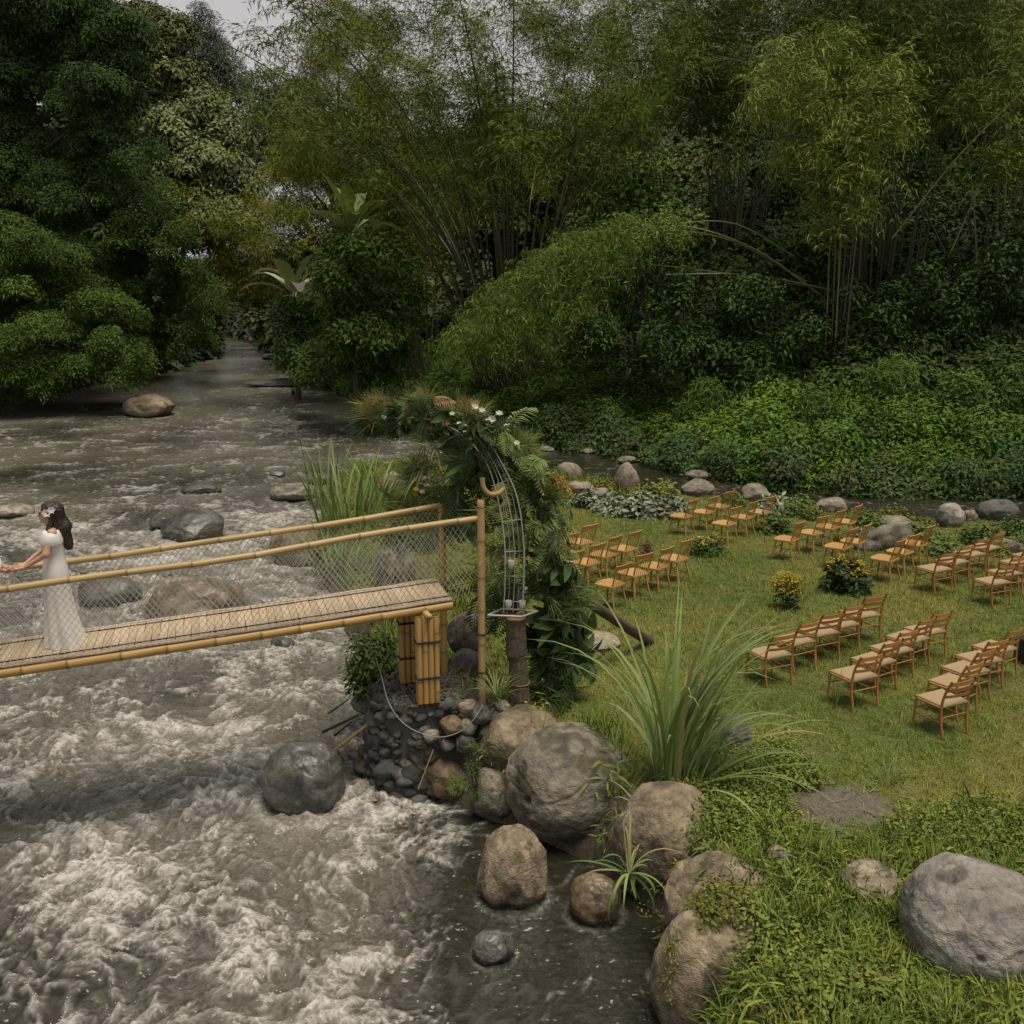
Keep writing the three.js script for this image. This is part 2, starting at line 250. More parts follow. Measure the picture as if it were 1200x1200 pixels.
// in the river
boulder(170, 477, 60, 28, W(170, 489), BROWN, 'brown dome boulder alone in the calm river below overhanging trees', { water: 1, moss: 0.3 });
boulder(220, 622, 72, 34, W(220, 638), DARK, 'dark wet boulder in white water just behind the far handrail', { water: 1, wet: 1, moss: 0.1, deep: 1.1 });
boulder(190, 613, 34, 18, W(190, 622), DARK, 'small dark rock touching the wet boulder behind the far handrail', { water: 1, wet: 1, moss: 0 });
boulder(222, 712, 112, 62, W(222, 740), BROWN, 'big brown angular boulder seen through the bridge netting', { cut: 0.97, lumpy: 0.45, water: 1, moss: 0.25, wet: 1 });
boulder(124, 697, 70, 34, W(124, 710), DARK, 'low dark boulder half under foam behind the bridge netting', { water: 1, wet: 1, moss: 0 });
boulder(296, 712, 30, 16, W(296, 718), DARK, 'small dark rock beside the angular boulder behind the netting', { water: 1, wet: 1, moss: 0 });
boulder(330, 755, 26, 14, W(330, 760), DARK, 'small dark rock in the rapids just below the bridge edge', { water: 1, wet: 1, moss: 0 });
boulder(232, 574, 44, 12, W(232, 579), DARK, 'flat dark rock washed over upstream of the bridge', { water: 1, wet: 1, moss: 0 });
boulder(342, 578, 56, 20, W(342, 586), GREY, 'smooth grey rock lapped by water in front of the reeds', { water: 1, wet: 1, moss: 0 });
boulder(372, 562, 30, 16, W(372, 569), DARK, 'dark rock at the foot of the tall reeds upstream of the bridge', { water: 1, wet: 1, moss: 0 });
boulder(324, 556, 18, 7, W(324, 559), DARK, 'tiny dark rock breaking the water off the reed bed', { water: 1, wet: 1, moss: 0 });
boulder(345, 640, 60, 56, W(345, 664), BROWN, 'leaning brown boulder at the bank under the far handrail', { moss: 0.2, tz: -0.5 });
boulder(345, 449, 96, 9, W(345, 452), DARK, 'long low dark ledge of rock at the lip of the rapids', { water: 1, moss: 0.1, deep: 0.4 });
boulder(10, 600, 50, 14, W(10, 606), GREY, 'washed grey rock in the foam behind the woman', { water: 1, wet: 1, moss: 0 });
boulder(278, 375, 50, 26, W(278, 388), TAN, 'broad tan boulder by the narrow upstream channel', { moss: 0.05 });
boulder(188, 381, 44, 14, W(188, 389), PALE, 'pale boulder under the trees on the upstream channel', { moss: 0.05 });
boulder(240, 385, 30, 12, W(240, 390), BROWN, 'brown rock between two boulders on the upstream channel', { moss: 0.1 });
boulder(303, 394, 26, 9, W(303, 397), PALE, 'pale flat rock at the bend below the tan boulder', { moss: 0 });
boulder(212, 397, 30, 9, W(212, 400), TAN, 'tan flat rock by the hanging bush upstream', { moss: 0 });
boulder(318, 418, 24, 8, W(318, 421), DARK, 'dark rock where the channel widens', { moss: 0.1, water: 1 });
// near bank
boulder(350, 918, 100, 84, W(350, 955), DARK, 'dark smooth boulder standing alone in the near rapids', { cut: 0.97, lumpy: 0.42, water: 1, moss: 0.12, wet: 1, detail: 44 });
boulder(458, 856, 62, 98, { y: -0.45 }, DARK, 'dark upright boulder against the cobble pier under the bridge', { moss: 0.05, detail: 34, deep: 1 });
boulder(495, 885, 50, 56, { y: -0.45 }, DARK, 'dark rounded stone wedged below the cobble pier', { moss: 0.05, detail: 30 });
boulder(432, 826, 40, 22, { y: -0.3 }, GREY, 'small grey stone beside the leafy bush under the bridge', { moss: 0 });
boulder(522, 912, 52, 40, { y: -0.55 }, RUST, 'rust brown stone at the waterline with a tuft of moss', { moss: 0.3, detail: 24 });
boulder(580, 930, 60, 52, { y: -0.6 }, GREY, 'blue grey stone tucked under the two big bank boulders', { moss: 0, detail: 28 });
boulder(612, 874, 96, 70, { y: -0.15 }, BROWN, 'brown boulder with grass on top at the foot of the log post', { moss: 0.22, detail: 36, deep: 1 });
boulder(670, 924, 152, 120, { y: -0.55 }, GREY, 'largest grey brown boulder on the bank, with a dark pit', { yaw: 0.2, pits: [[-0.95, 0.05, 0.075, 0.1], [0.5, -0.3, 0.05, 0.05]], moss: 0.2, detail: 60, deep: 0.95, lumpy: 0.2 });
boulder(602, 1020, 78, 100, W(602, 1066), BROWN, 'tall tan boulder standing at the water edge', { cut: 0.9, lumpy: 0.36, moss: 0.25, detail: 44, water: 1 });
boulder(698, 1058, 62, 54, W(698, 1082), RUST, 'small wet brown boulder in the shade by the hanging grass tuft', { moss: 0.3, detail: 34, water: 1, wet: 1 });
boulder(579, 1113, 48, 34, W(579, 1128), DARK, 'low purple brown rock awash in clear water', { water: 1, wet: 1, moss: 0, detail: 30 });
boulder(782, 986, 118, 116, { y: -0.55 }, BROWN, 'rounded brown boulder under the arching grass clump', { moss: 0.12, detail: 50, deep: 0.9 });
boulder(848, 1080, 128, 120, { s: 8.1 }, BROWN, 'upper brown boulder of the pair overgrown by creepers', { moss: 0.15, detail: 50, deep: 1, tz: 0.2, yaw: 0.4, lumpy: 0.3 });
boulder(836, 1146, 118, 150, { y: -0.85 }, BROWN, 'lower brown boulder of the overgrown pair, its foot in the water', { moss: 0.12, detail: 54, deep: 0.9, yaw: -0.3, lumpy: 0.32, tz: -0.15 });
boulder(1162, 1096, 176, 142, { y: -0.1 }, PALE, 'large pale grey boulder with pits, set in the weeds', { yaw: 0.1, pits: [[-0.45, 0.1, 0.045, 0.07], [0.35, -0.05, 0.05, 0.07], [0.0, 0.15, 0.1, 0.04], [0.5, -0.35, 0.035, 0.05]], moss: 0.0, detail: 64, deep: 0.95, lumpy: 0.18 });
boulder(1026, 1042, 74, 40, { y: 0.02 }, TAN, 'tan stone nearly buried in the weeds', { moss: 0.2, detail: 30 });
boulder(914, 1008, 32, 28, { y: 0.02 }, GREY, 'small grey stone poking out of the weeds', { moss: 0.1, detail: 20 });
boulder(858, 868, 52, 56, { y: 0.0 }, DARK, 'dark boulder hidden behind the arching grass clump', { moss: 0.1, detail: 24 });
boulder(690, 752, 72, 24, { y: 0.02 }, TAN, 'flat tan stepping stone in the lawn under the leaning log', { moss: 0.0, detail: 26, tall: 0.55, deep: 0.9 });
boulder(600, 700, 44, 22, { s: 12.7 }, GREY, 'flat grey stone where the bridge deck ends', { moss: 0.05, detail: 20 });
boulder(548, 742, 44, 44, { s: 13.0 }, GREY, 'grey boulder in the steps behind the bamboo pillar', { moss: 0.1, detail: 20 });
boulder(545, 785, 50, 44, { s: 12.8 }, DARK, 'dark boulder low in the steps behind the bamboo pillar', { moss: 0.1, detail: 20 });
boulder(462, 668, 50, 62, { y: 0.0 }, GREY, 'pale weathered rock on the grassy bank behind the netting', { moss: 0.2, detail: 22 });
boulder(462, 572, 30, 34, { y: 0.05 }, TAN, 'tan boulder behind the reeds near the flower arch', { moss: 0.1 });
// along the stream
boulder(666, 553, 30, 20, { y: -0.1 }, TAN, 'rounded tan boulder by the stream next to the orange plant', { moss: 0 });
boulder(735, 563, 27, 34, { y: -0.02 }, TAN, 'upright tan boulder standing at the stream edge', { moss: 0.05, sink: 1.1 });
boulder(682, 572, 28, 14, { y: 0 }, TAN, 'flat tan stone between border plants by the stream', { moss: 0 });
boulder(702, 579, 26, 12, { y: 0 }, GREY, 'flat grey stone before the upright boulder', { moss: 0 });
boulder(819, 573, 38, 18, { y: 0 }, GREY, 'grey boulder behind the row of yellow chairs by the stream', { moss: 0 });
boulder(886, 578, 32, 18, { y: 0 }, GREY, 'blue grey boulder behind the second row of yellow chairs', { moss: 0 });
boulder(977, 593, 34, 17, { y: 0 }, GREY, 'dark grey boulder behind the four yellow chairs', { moss: 0 });
boulder(1115, 606, 33, 28, { y: 0 }, PALE, 'light grey egg-shaped boulder at the stream edge', { moss: 0, sink: 1.15 });
boulder(1138, 605, 16, 14, { y: 0 }, GREY, 'small greenish stone beside the egg-shaped boulder', { moss: 0.3 });
boulder(1172, 600, 44, 24, { y: 0 }, DARK, 'dark grey boulder with grass beside the stream', { moss: 0.05 });
boulder(1043, 633, 56, 30, { y: 0 }, GREY, 'long slanting grey slab behind the yellow chairs', { moss: 0, tz: 0.42, deep: 0.5 });
boulder(1020, 640, 30, 14, { y: 0 }, DARK, 'low dark stone at the foot of the slanting slab', { moss: 0 });
boulder(1050, 612, 40, 12, { y: 0 }, GREY, 'low grey stone among leaves behind the slanting slab', { moss: 0 });
boulder(1182, 641, 40, 14, { y: 0 }, BROWN, 'flat brown stone beside the brown chairs', { moss: 0.1 });
boulder(640, 518, 16, 6, { y: -0.3 }, TAN, 'flat tan rock under the far bank of the stream', { water: 1, moss: 0 });
boulder(640, 527, 18, 6, { y: -0.3 }, GREY, 'flat pale rock in the stream off the far bank', { water: 1, moss: 0 });
boulder(690, 529, 20, 7, { y: -0.3 }, TAN, 'flat rock by the yellowed plant across the stream', { water: 1, moss: 0 });
boulder(735, 539, 22, 8, { y: -0.3 }, GREY, 'flat grey rock in the middle of the stream', { water: 1, wet: 1, moss: 0 });
boulder(818, 557, 26, 10, { y: -0.3 }, GREY, 'flat grey green rock below the leafy far bank', { water: 1, moss: 0.2 });

// ------------------------------------------------------------------ the river
function waves(x, s) {                                          // [height, froth] before banks
  const wx = x + 0.75 * fbm(x * 0.6, s * 0.55, 3), ws = s + 0.75 * fbm(x * 0.55 + 40, s * 0.6, 3);
  const al = 0.5 * wx + 0.87 * ws, ac = 0.87 * wx - 0.5 * ws;    // along and across the current
  const a = ridge(ac * 0.6, al * 0.66), b = ridge(ac * 1.9 + 7, al * 1.9), c = ridge(ac * 5, al * 4 + 5), d = fbm(ac * 9, al * 6.5, 2);
  return [a * a, b * b, c * c, d];
}
function rough(x, s) {                                          // how broken the water is: 0 calm .. 1 rapids
  const stream = smooth(-3, 1, x) * smooth(22, 25, s);
  const pool = smooth(0, 5, 44 - s + 0 * x), far = smooth(50, 44, s);
  const chute = Math.exp(-(((x + 12 + (s - 45) * 0.12) / 5.5) ** 2)) * smooth(64, 60, s);
  const shelf = Math.exp(-(((s - 23.5) / 3.2) ** 2)) * 0.45, eddy = smooth(-1.7, -0.1, x) * smooth(14, 11, s) * 0.75;
  return clamp((mix(0.62, 0.4, smooth(26, 31, s)) * far + 0.35 * chute * smooth(40, 48, s) + shelf) * (1 - stream * 0.75) - eddy + 0.12 * smooth(20, 8, s), 0.06, 1.1);
}
function rockFoam(x, s) { let f = 0; for (const [rx, rs, r] of ROCKS) { const dx = (x - rx) / (r * 1.15), ds = s - rs; if (Math.abs(dx) > 3) continue; const e = Math.hypot(dx, ds / (r * 1.15)), skirt = Math.exp(-(((e - 1.02) / 0.16) ** 2)); const tail = ds < 0 ? Math.exp(-dx * dx * 1.3) * Math.exp(ds / (r * 2.6)) * 0.55 : 0; f = Math.max(f, skirt * 0.75, tail); } return f; }
function waterAt(x, s) {
  const [a, b, c, d] = waves(x, s), k = rough(x, s);
  const h = k * (0.17 * (a - 0.55) + 0.09 * (b - 0.5) + 0.04 * (c - 0.5) + 0.035 * d) + (0.03 + 0.012 * k) * d + 0.022 * (c - 0.5) + 0.02 * rockFoam(x, s);
  return { h, a, b, c, d, k };
}
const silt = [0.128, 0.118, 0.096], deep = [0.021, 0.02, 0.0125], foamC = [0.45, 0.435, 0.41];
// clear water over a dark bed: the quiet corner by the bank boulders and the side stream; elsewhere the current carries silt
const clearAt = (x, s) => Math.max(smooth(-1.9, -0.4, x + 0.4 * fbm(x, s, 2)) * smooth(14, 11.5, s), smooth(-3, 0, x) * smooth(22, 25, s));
function froth(x, s, fine) {
  const { a, b, c, d, k } = waterAt(x, s); const big = fbm(x * 0.22 + 3, s * 0.2, 2);
  const al = 0.5 * x + 0.87 * s, ac = 0.87 * x - 0.5 * s, lace = ridge(ac * 6 + 1.6 * d, al * 4.2 + 9), lace2 = fine ? ridge(ac * 14 + 1.2 * d, al * 10) : 0.7, speck = fbm(ac * 30, al * 22, 2);
  const veil = 0.5 + 0.9 * fbm(x * 0.55 + 11, s * 0.5 + 2, 3), q = 0.30 * a + 0.28 * b + 0.16 * c + 0.36 * veil + 0.25 * d;
  let f = smooth(0.76 - 0.3 * k, 1.14 - 0.28 * k, q);
  f = Math.max(f, rockFoam(x, s) * (0.35 + 0.8 * k) * (0.6 + 0.8 * Math.abs(d)));
  const net = clamp(Math.pow(lace, 4) * 0.6 + Math.pow(lace2, 5) * 0.6 + speck * 0.3);
  return { f: clamp(f * (0.22 + 1.0 * net) + 0.5 * k * net * clamp(veil * 1.3 - 0.25)), k, big, speck, d };
}
const Q1 = new THREE.Quaternion();
const rippleTex = texture(1024, 1024, (u, v) => 0.5 + 0.34 * tn(u, v, 14, 4) + 0.3 * tn(u, v, 33, 11) + 0.1 * tn(u, v, 71, 17), false);
const river = thing('river', 'grey brown river breaking into white rapids, with a dark side stream', 'river'); river.userData.kind = 'structure';
function reach(name, x0, x1, s0, s1, cell, tw, th, fine, ripple) {
  const nx = Math.round((x1 - x0) / cell), ns = Math.round((s1 - s0) / cell), P = [], U = [], I = [], keep = new Uint8Array((nx + 1) * (ns + 1));
  for (let j = 0; j <= ns; j++) for (let i = 0; i <= nx; i++) {
    const x = mix(x0, x1, i / nx), s = mix(s0, s1, j / ns), sh = shore(x, s).d; keep[j * (nx + 1) + i] = sh < 0.8 ? 1 : 0;
    P.push(x, sh < 0.8 ? waterLevel(s) + waterAt(x, s).h * smooth(0.6, -0.8, sh) : -3, -s); U.push(i / nx, j / ns);
  }
  for (let j = 0; j < ns; j++) for (let i = 0; i < nx; i++) { const a = j * (nx + 1) + i; if (keep[a] && keep[a + 1] && keep[a + nx + 1] && keep[a + nx + 2]) I.push(a, a + 1, a + nx + 1, a + 1, a + nx + 2, a + nx + 1); }
  const F = new Float32Array(tw * th);
  const map = texture(tw, th, (u, v) => {
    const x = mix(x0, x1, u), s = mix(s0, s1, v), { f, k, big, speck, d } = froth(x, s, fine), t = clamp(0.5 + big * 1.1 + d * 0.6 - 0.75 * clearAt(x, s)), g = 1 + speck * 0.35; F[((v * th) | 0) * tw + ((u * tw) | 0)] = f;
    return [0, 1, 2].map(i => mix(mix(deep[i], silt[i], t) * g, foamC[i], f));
  });
  const rough = texture(tw / 2, th / 2, (u, v) => 0.17 + 0.55 * F[((v * th) | 0) * tw + ((u * tw) | 0)], false);
  map.wrapS = map.wrapT = rough.wrapS = rough.wrapT = THREE.ClampToEdgeWrapping;
  const rip = rippleTex.clone(); rip.needsUpdate = true; rip.repeat.set((x1 - x0) / 3.1, (s1 - s0) / 2.3);
  const m = new THREE.MeshPhysicalMaterial({ map, roughnessMap: rough, roughness: 1, bumpMap: rip, bumpScale: ripple, ior: 1.33, side: THREE.DoubleSide });
  mesh(name, geoOf(P, I, null, U), m, river);
}
const TQ = 1;
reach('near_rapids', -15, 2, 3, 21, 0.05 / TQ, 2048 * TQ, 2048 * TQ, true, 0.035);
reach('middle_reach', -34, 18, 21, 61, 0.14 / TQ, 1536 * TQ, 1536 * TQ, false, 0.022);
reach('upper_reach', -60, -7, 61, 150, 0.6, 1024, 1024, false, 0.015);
{ // broken water: flecks of froth thrown up on the crests
  const L = [], fleck = new THREE.IcosahedronGeometry(1, 0); let n = 0;
  while (n++ < 130000 && L.length < 7000) { const s = 6.5 + 24 * Math.pow(rnd(), 1.6), x = rr(-0.62 * s - 1, 2), sd = shore(x, s); if (sd.d > -0.1) continue; const { f } = froth(x, s, true); if (rnd() > f * f * 2.2) continue; const w = waterAt(x, s), k = rr(0.5, 1.25) * (s / 12) ** 0.5; L.push([V(x, waterLevel(s) + w.h * smooth(0.6, -0.8, sd.d) + 0.006 + 0.05 * w.k * rnd() * rnd() * rnd(), -s), Q1.setFromAxisAngle(UPV, rr(0, 6)).clone(), V(0.0075 * k, 0.005 * k, 0.0075 * k)]); }
  tag(copies('froth', fleck, std(0.5, 0.485, 0.46, 0.6), L, scene), 'flecks of white froth on the crests of the rapids', 'froth');
}
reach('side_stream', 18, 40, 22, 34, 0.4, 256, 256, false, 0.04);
// ------------------------------------------------------------------ bamboo
const bambooCol = [0.37, 0.255, 0.115];
function bambooGeo(pts, r, o = {}) {                            // a culm along pts with swollen nodes; tone varies along its length
  const curve = new THREE.CatmullRomCurve3(pts), L = curve.getLength(), every = o.every || 0.34, seg = o.seg || 10, P = [], I = [], C = [], ts = [];
  const r0 = rngOf(o.seed || 3); let d = every * r0();
  ts.push([0, 1, 0]); while (d < L - 0.03) { for (const [q, k, m] of [[-0.02, 1, 0], [-0.006, 1.13, 0.6], [0.003, 0.99, 1], [0.012, 1.09, 0.35], [0.03, 1, 0]]) ts.push([clamp((d + q * (r / 0.04)) / L), k, m]); d += every * (0.85 + 0.3 * r0()); } ts.push([1, 1, 0]); ts.sort((a, b) => a[0] - b[0]);
  const fr = V(0, 0, 0), tone = o.tone || bambooCol, taper = o.taper || 0;
  ts.forEach(([t, k, m], j) => {
    const p = curve.getPointAt(t), T = curve.getTangentAt(t), A = (Math.abs(T.y) > 0.9 ? V(1, 0, 0) : V(0, 1, 0)).cross(T).normalize(), B = T.clone().cross(A), n = 1 + 0.35 * fbm(t * L * 1.3 + (o.seed || 0), 3.3, 3);
    for (let i = 0; i < seg; i++) { const a = i / seg * 6.2832, R = r * k * (1 - taper * t), q = p.clone().addScaledVector(A, Math.cos(a) * R).addScaledVector(B, Math.sin(a) * R), g = n * (1 + 0.22 * n2(i * 1.7 + (o.seed || 0), t * L * 2)) * (1 - 0.6 * m); P.push(q.x, q.y, q.z); C.push(tone[0] * g, tone[1] * g, tone[2] * g); }
    if (j) for (let i = 0; i < seg; i++) { const a = (j - 1) * seg + i, b = (j - 1) * seg + (i + 1) % seg; I.push(a, b, a + seg, b, b + seg, a + seg); }
  });
  for (const [at, dir] of [[0, -1], [ts.length - 1, 1]]) { const k = P.length / 3, p = curve.getPointAt(dir < 0 ? 0 : 1); P.push(p.x, p.y, p.z); C.push(tone[0] * 0.5, tone[1] * 0.45, tone[2] * 0.4); for (let i = 0; i < seg; i++) { const a = at * seg + i, b = at * seg + (i + 1) % seg; I.push(...(dir < 0 ? [k, b, a] : [k, a, b])); } }
  return geoOf(P, I, C);
}
const bambooMat = new THREE.MeshStandardMaterial({ vertexColors: true, roughness: 0.48 });
const ropeMat = std(0.018, 0.014, 0.012, 0.9), wireMat = std(0.42, 0.41, 0.38, 0.55, { metalness: 0.3 });

// ------------------------------------------------------------------ the footbridge
const END = V(-0.736, 1.83, -11.6), BU = V(-0.955, 0, 0.297), BV = V(-0.297, 0, -0.955), DECK_W = 0.92, SPAN = 12.5;
const deckY = l => 1.83 - 0.06 * l - 0.002 * l * (5 - l) * 0.6;
const B = (l, v, y) => V(END.x + BU.x * l + BV.x * v, deckY(l) + y, END.z + BU.z * l + BV.z * v);
{
  const br = thing('footbridge', 'narrow bamboo footbridge with handrails and wire netting over the rapids', 'footbridge');
  const slatMats = [[0.40, 0.31, 0.21], [0.43, 0.335, 0.23], [0.37, 0.285, 0.19], [0.45, 0.355, 0.25]].map(c => std(...c, 0.75)), slatW = 0.088;
  const slatGeo = new RoundedBoxGeometry(slatW - 0.003, 0.014, DECK_W, 1, 0.004);
  for (let i = 0, l = 0.04; l < SPAN; l += slatW, i++) { const m = mesh('slat', slatGeo, slatMats[(i * 7 + (i >> 2)) % 4], br), p = B(l, DECK_W / 2 + rr(-0.008, 0.008), rr(-0.003, 0.003)); m.position.copy(p); m.rotation.set(0, Math.atan2(-BU.z, BU.x) + rr(-0.012, 0.012), 0); m.rotateZ(0.06 * -1); m.scale.y = rr(0.8, 1.2); }
  const line = (v, y, n = 24) => Array.from({ length: n + 1 }, (_, i) => B(SPAN * i / n, v, y));
  for (const v of [0.13, DECK_W - 0.12]) mesh('seam_rope', new THREE.TubeGeometry(new THREE.CatmullRomCurve3(line(v, 0.012)), 60, 0.009, 5), ropeMat, br);
  for (const v of [0.0, DECK_W]) { mesh('mat_edge', new THREE.TubeGeometry(new THREE.CatmullRomCurve3(line(v, 0.006, 40).map((p, i) => p.add(V(0, 0.006 * Math.sin(i * 2.3), 0)))), 120, 0.02, 6), std(0.42, 0.34, 0.26, 0.9), br); mesh('edge_pole', bambooGeo(line(v + (v ? -0.02 : 0.01), -0.075), 0.055, { seed: 5 + v * 10, every: 0.5, tone: [0.33, 0.2, 0.06], seg: 12 }), bambooMat, br); }
  mesh('edge_pole', bambooGeo(line(DECK_W / 2, -0.075), 0.055, { seed: 9, every: 0.5 }), bambooMat, br);
  const railH = l => lut([[-0.5, 1.0], [0, 0.985], [2.5, 0.90], [5.1, 0.865], [9, 0.9], [SPAN, 0.95]], l);
  const rail = (v, l0) => Array.from({ length: 25 }, (_, i) => { const l = mix(l0, SPAN, i / 24); return B(l, v + 0.015 * Math.sin(l * 1.3 + v), railH(l) + 0.012 * Math.sin(l * 1.9 + v * 3)); });
  mesh('handrail', bambooGeo(rail(-0.02, -0.34), 0.038, { seed: 21, every: 0.62, seg: 12 }), bambooMat, br);
  mesh('handrail', bambooGeo(rail(DECK_W, -0.08), 0.038, { seed: 33, every: 0.62, seg: 12 }), bambooMat, br);
  // posts at the lawn end
  const nearTop = B(-0.36, -0.05, 1.22), nearFoot = V(nearTop.x, 0.45, nearTop.z);
  mesh('post', bambooGeo([nearFoot, nearFoot.clone().lerp(nearTop, 0.5), nearTop], 0.047, { seed: 41, every: 0.42, seg: 12 }), bambooMat, br);
  const farTop = B(-0.1, DECK_W, 1.02), farFoot = V(farTop.x, 0.4, farTop.z);
  mesh('post', bambooGeo([farFoot, farFoot.clone().lerp(farTop, 0.5), farTop], 0.047, { seed: 43, every: 0.42, seg: 12, tone: [0.4, 0.25, 0.08] }), bambooMat, br);
  for (const y of [0.62, 1.12]) mesh('rope_band', new THREE.TorusGeometry(0.052, 0.012, 6, 16).rotateX(Math.PI / 2).translate(nearTop.x, y + 0.25, nearTop.z), ropeMat, br);
  for (const l of [4.6, 8.8, 12.4]) for (const v of [-0.03, DECK_W + 0.02]) if (l > 6) mesh('post', bambooGeo([B(l, v, -0.1), B(l, v, 0.45), B(l, v, 1.0)], 0.04, { seed: l * 7 | 0 }), bambooMat, br);
  // wire netting: crossing wires between deck edge and rail
  const net = v => {
    const gs = [], step = 0.068, H = 0.86, r = 0.0032;
    for (const dir of [-1, 1]) for (let l = -1; l < SPAN + 1; l += step) {
      const pt = (l2, h) => B(l2, v, 0.02 + h * railH(l2) / 0.9).addScaledVector(BV, 0.03 * Math.sin(l2 * 2.1) * Math.sin(Math.PI * h / H));
      const a = l, b = l + dir * H * 0.72, n = 3; for (let k = 0; k < n; k++) { let t0 = k / n, t1 = (k + 1) / n, la = mix(a, b, t0), lb = mix(a, b, t1); if (Math.min(la, lb) < -0.3 || Math.max(la, lb) > SPAN) continue; gs.push(rod(pt(la, t0 * H), pt(lb, t1 * H), r, r, 3)); }
    }
    return mergeGeometries(gs);
  };
  mesh('netting', net(-0.02), wireMat, br); mesh('netting', net(DECK_W), wireMat, br);
  // bundled bamboo pillars
  const pillar = (foot, top, n, seed) => {
    const g = new THREE.Group(); g.name = 'pillar'; br.add(g); const yaw = 0.3;
    for (let i = 0; i < n; i++) { const row = i % 2, col = (i / 2) | 0, u = (col - (n / 2 - 1) / 2) * 0.072, w = (row - 0.5) * 0.075, x = foot.x + Math.cos(yaw) * u - Math.sin(yaw) * w, z = foot.z - Math.sin(yaw) * u - Math.cos(yaw) * w; mesh('bamboo_pole', bambooGeo([V(x, foot.y, z), V(x, (foot.y + top) / 2, z), V(x, top + rr(-0.04, 0.03), z)], 0.037, { seed: seed + i, every: 0.9, tone: [0.37, 0.23, 0.075] }), bambooMat, g); }
    for (const t of [0.3, 0.72]) { const rb = new RoundedBoxGeometry(n / 2 * 0.072 + 0.024, 0.028, 0.175, 2, 0.012); rb.rotateY(yaw); rb.translate(foot.x, mix(foot.y, top, t), foot.z); mesh('rope_band', rb, ropeMat, g); }
  };
  const f1 = atS(502, 822, 11.45); pillar(f1, 1.66, 8, 60);
  const f2 = atS(478, 798, 12.2); pillar(f2, 1.66, 6, 80);
  pillar(B(10.5, 0.2, -2.4), 1.1, 8, 90); pillar(B(10.5, 0.75, -2.4), 1.1, 8, 98);
  mesh('cross_beam', bambooGeo([f1.clone().setY(1.70).addScaledVector(BV, -0.15), f1.clone().lerp(f2, 0.5).setY(1.70), f2.clone().setY(1.70).addScaledVector(BV, 0.1)], 0.04, { seed: 77 }), bambooMat, br);
}

// ------------------------------------------------------------------ cobble pier under the pillars, with cobbles set one by one
{
  const pier = thing('cobble_pier', 'low pier of dark river cobbles carrying the bamboo pillars', 'pier'), c = atS(486, 812, 12.0), top = 0.5; c.y = 0;
  let g = new THREE.CylinderGeometry(0.66, 0.74, 1.35, 40, 6); mesh('core', g.translate(c.x + 0.1, top - 0.7, c.z - 0.1), std(0.085, 0.076, 0.062, 0.95), pier);
  const shapes = [0, 1, 2, 3, 4].map(k => boulderGeo(1, 0.62, 0.8, 300 + k, 4, [[0.09, 0.088, 0.08], [0.13, 0.125, 0.115], [0.06, 0.06, 0.06], [0.15, 0.13, 0.09], [0.075, 0.078, 0.08]][k], 0));
  for (let i = 0; i < 210; i++) { const a = rr(0.1, Math.PI - 0.1) + 0.15, y = rr(0, 1), R = mix(0.76, 0.67, y), s = rr(0.045, 0.075) * (rnd() < 0.3 ? 1.9 : 1) * (y < 0.35 ? 1.5 : 1), m = mesh('cobble', shapes[(rnd() * 5) | 0], stoneMat, pier); m.position.set(c.x + 0.1 + Math.cos(a) * R, top - 1.15 + y * 1.15, c.z - 0.1 + Math.sin(a) * R); m.rotation.set(rr(-0.4, 0.4), rr(0, 6), rr(-0.4, 0.4)); m.scale.setScalar(s); }
  const gravel = []; for (let i = 0; i < 1500; i++) { const a = rr(0, 6.283), q = Math.sqrt(rnd()) * 0.67; gravel.push([V(c.x + 0.1 + Math.cos(a) * q, top - 0.015 + rr(0, 0.02), c.z - 0.1 + Math.sin(a) * q), new THREE.Quaternion().setFromEuler(new THREE.Euler(rr(0, 6), rr(0, 6), 0)), rr(0.012, 0.03), (k => [k, k * 0.95, k * 0.88])(rr(1.2, 2.4))]); }
  copies('gravel', shapes[1], stoneMat, gravel, pier);
  // bigger stones of the bank wall to the right of it, each on its own
  const wall = thing('dry_stone_bank', 'bank of loose dark stones between the pier and the big boulders', 'stone bank');
  const spots = [[530, 850, 34, 22, RUST], [548, 850, 26, 20, GREY], [562, 836, 34, 26, DARK], [545, 870, 30, 22, DARK], [525, 872, 24, 16, DARK], [572, 858, 26, 20, DARK], [516, 888, 20, 18, RUST], [535, 890, 22, 14, DARK], [552, 888, 26, 20, DARK], [548, 828, 24, 18, BROWN], [583, 842, 22, 18, DARK], [590, 828, 20, 16, GREY], [566, 876, 18, 14, GREY], [505, 862, 22, 16, GREY], [424, 893, 20, 14, DARK], [448, 915, 26, 14, DARK], [470, 928, 30, 16, DARK], [440, 935, 18, 10, GREY], [492, 935, 24, 12, DARK], [412, 905, 18, 10, DARK]];
  for (const [px, py, w, h, t] of spots) { const s = mix(11.35, 11.1, clamp((py - 830) / 100)), p = py > 880 ? onLevel(px, py, waterLevel(11.2) + h / 260) : atS(px, py, s), k = ppm(p), m = mesh('stone', boulderGeo(w / k / 2, h / k / 2, w / k / 2.4, rockSeed++, 9, t, 0.05), stoneMat, wall); m.position.copy(p); m.rotation.y = rr(0, 6); }
  let bg = new THREE.SphereGeometry(1, 24, 16); bg.scale(0.9, 0.85, 0.6); const bc = atS(545, 868, 11.9); mesh('earth', bg.translate(bc.x, bc.y - 0.15, bc.z), std(0.05, 0.042, 0.03, 1), wall);
}

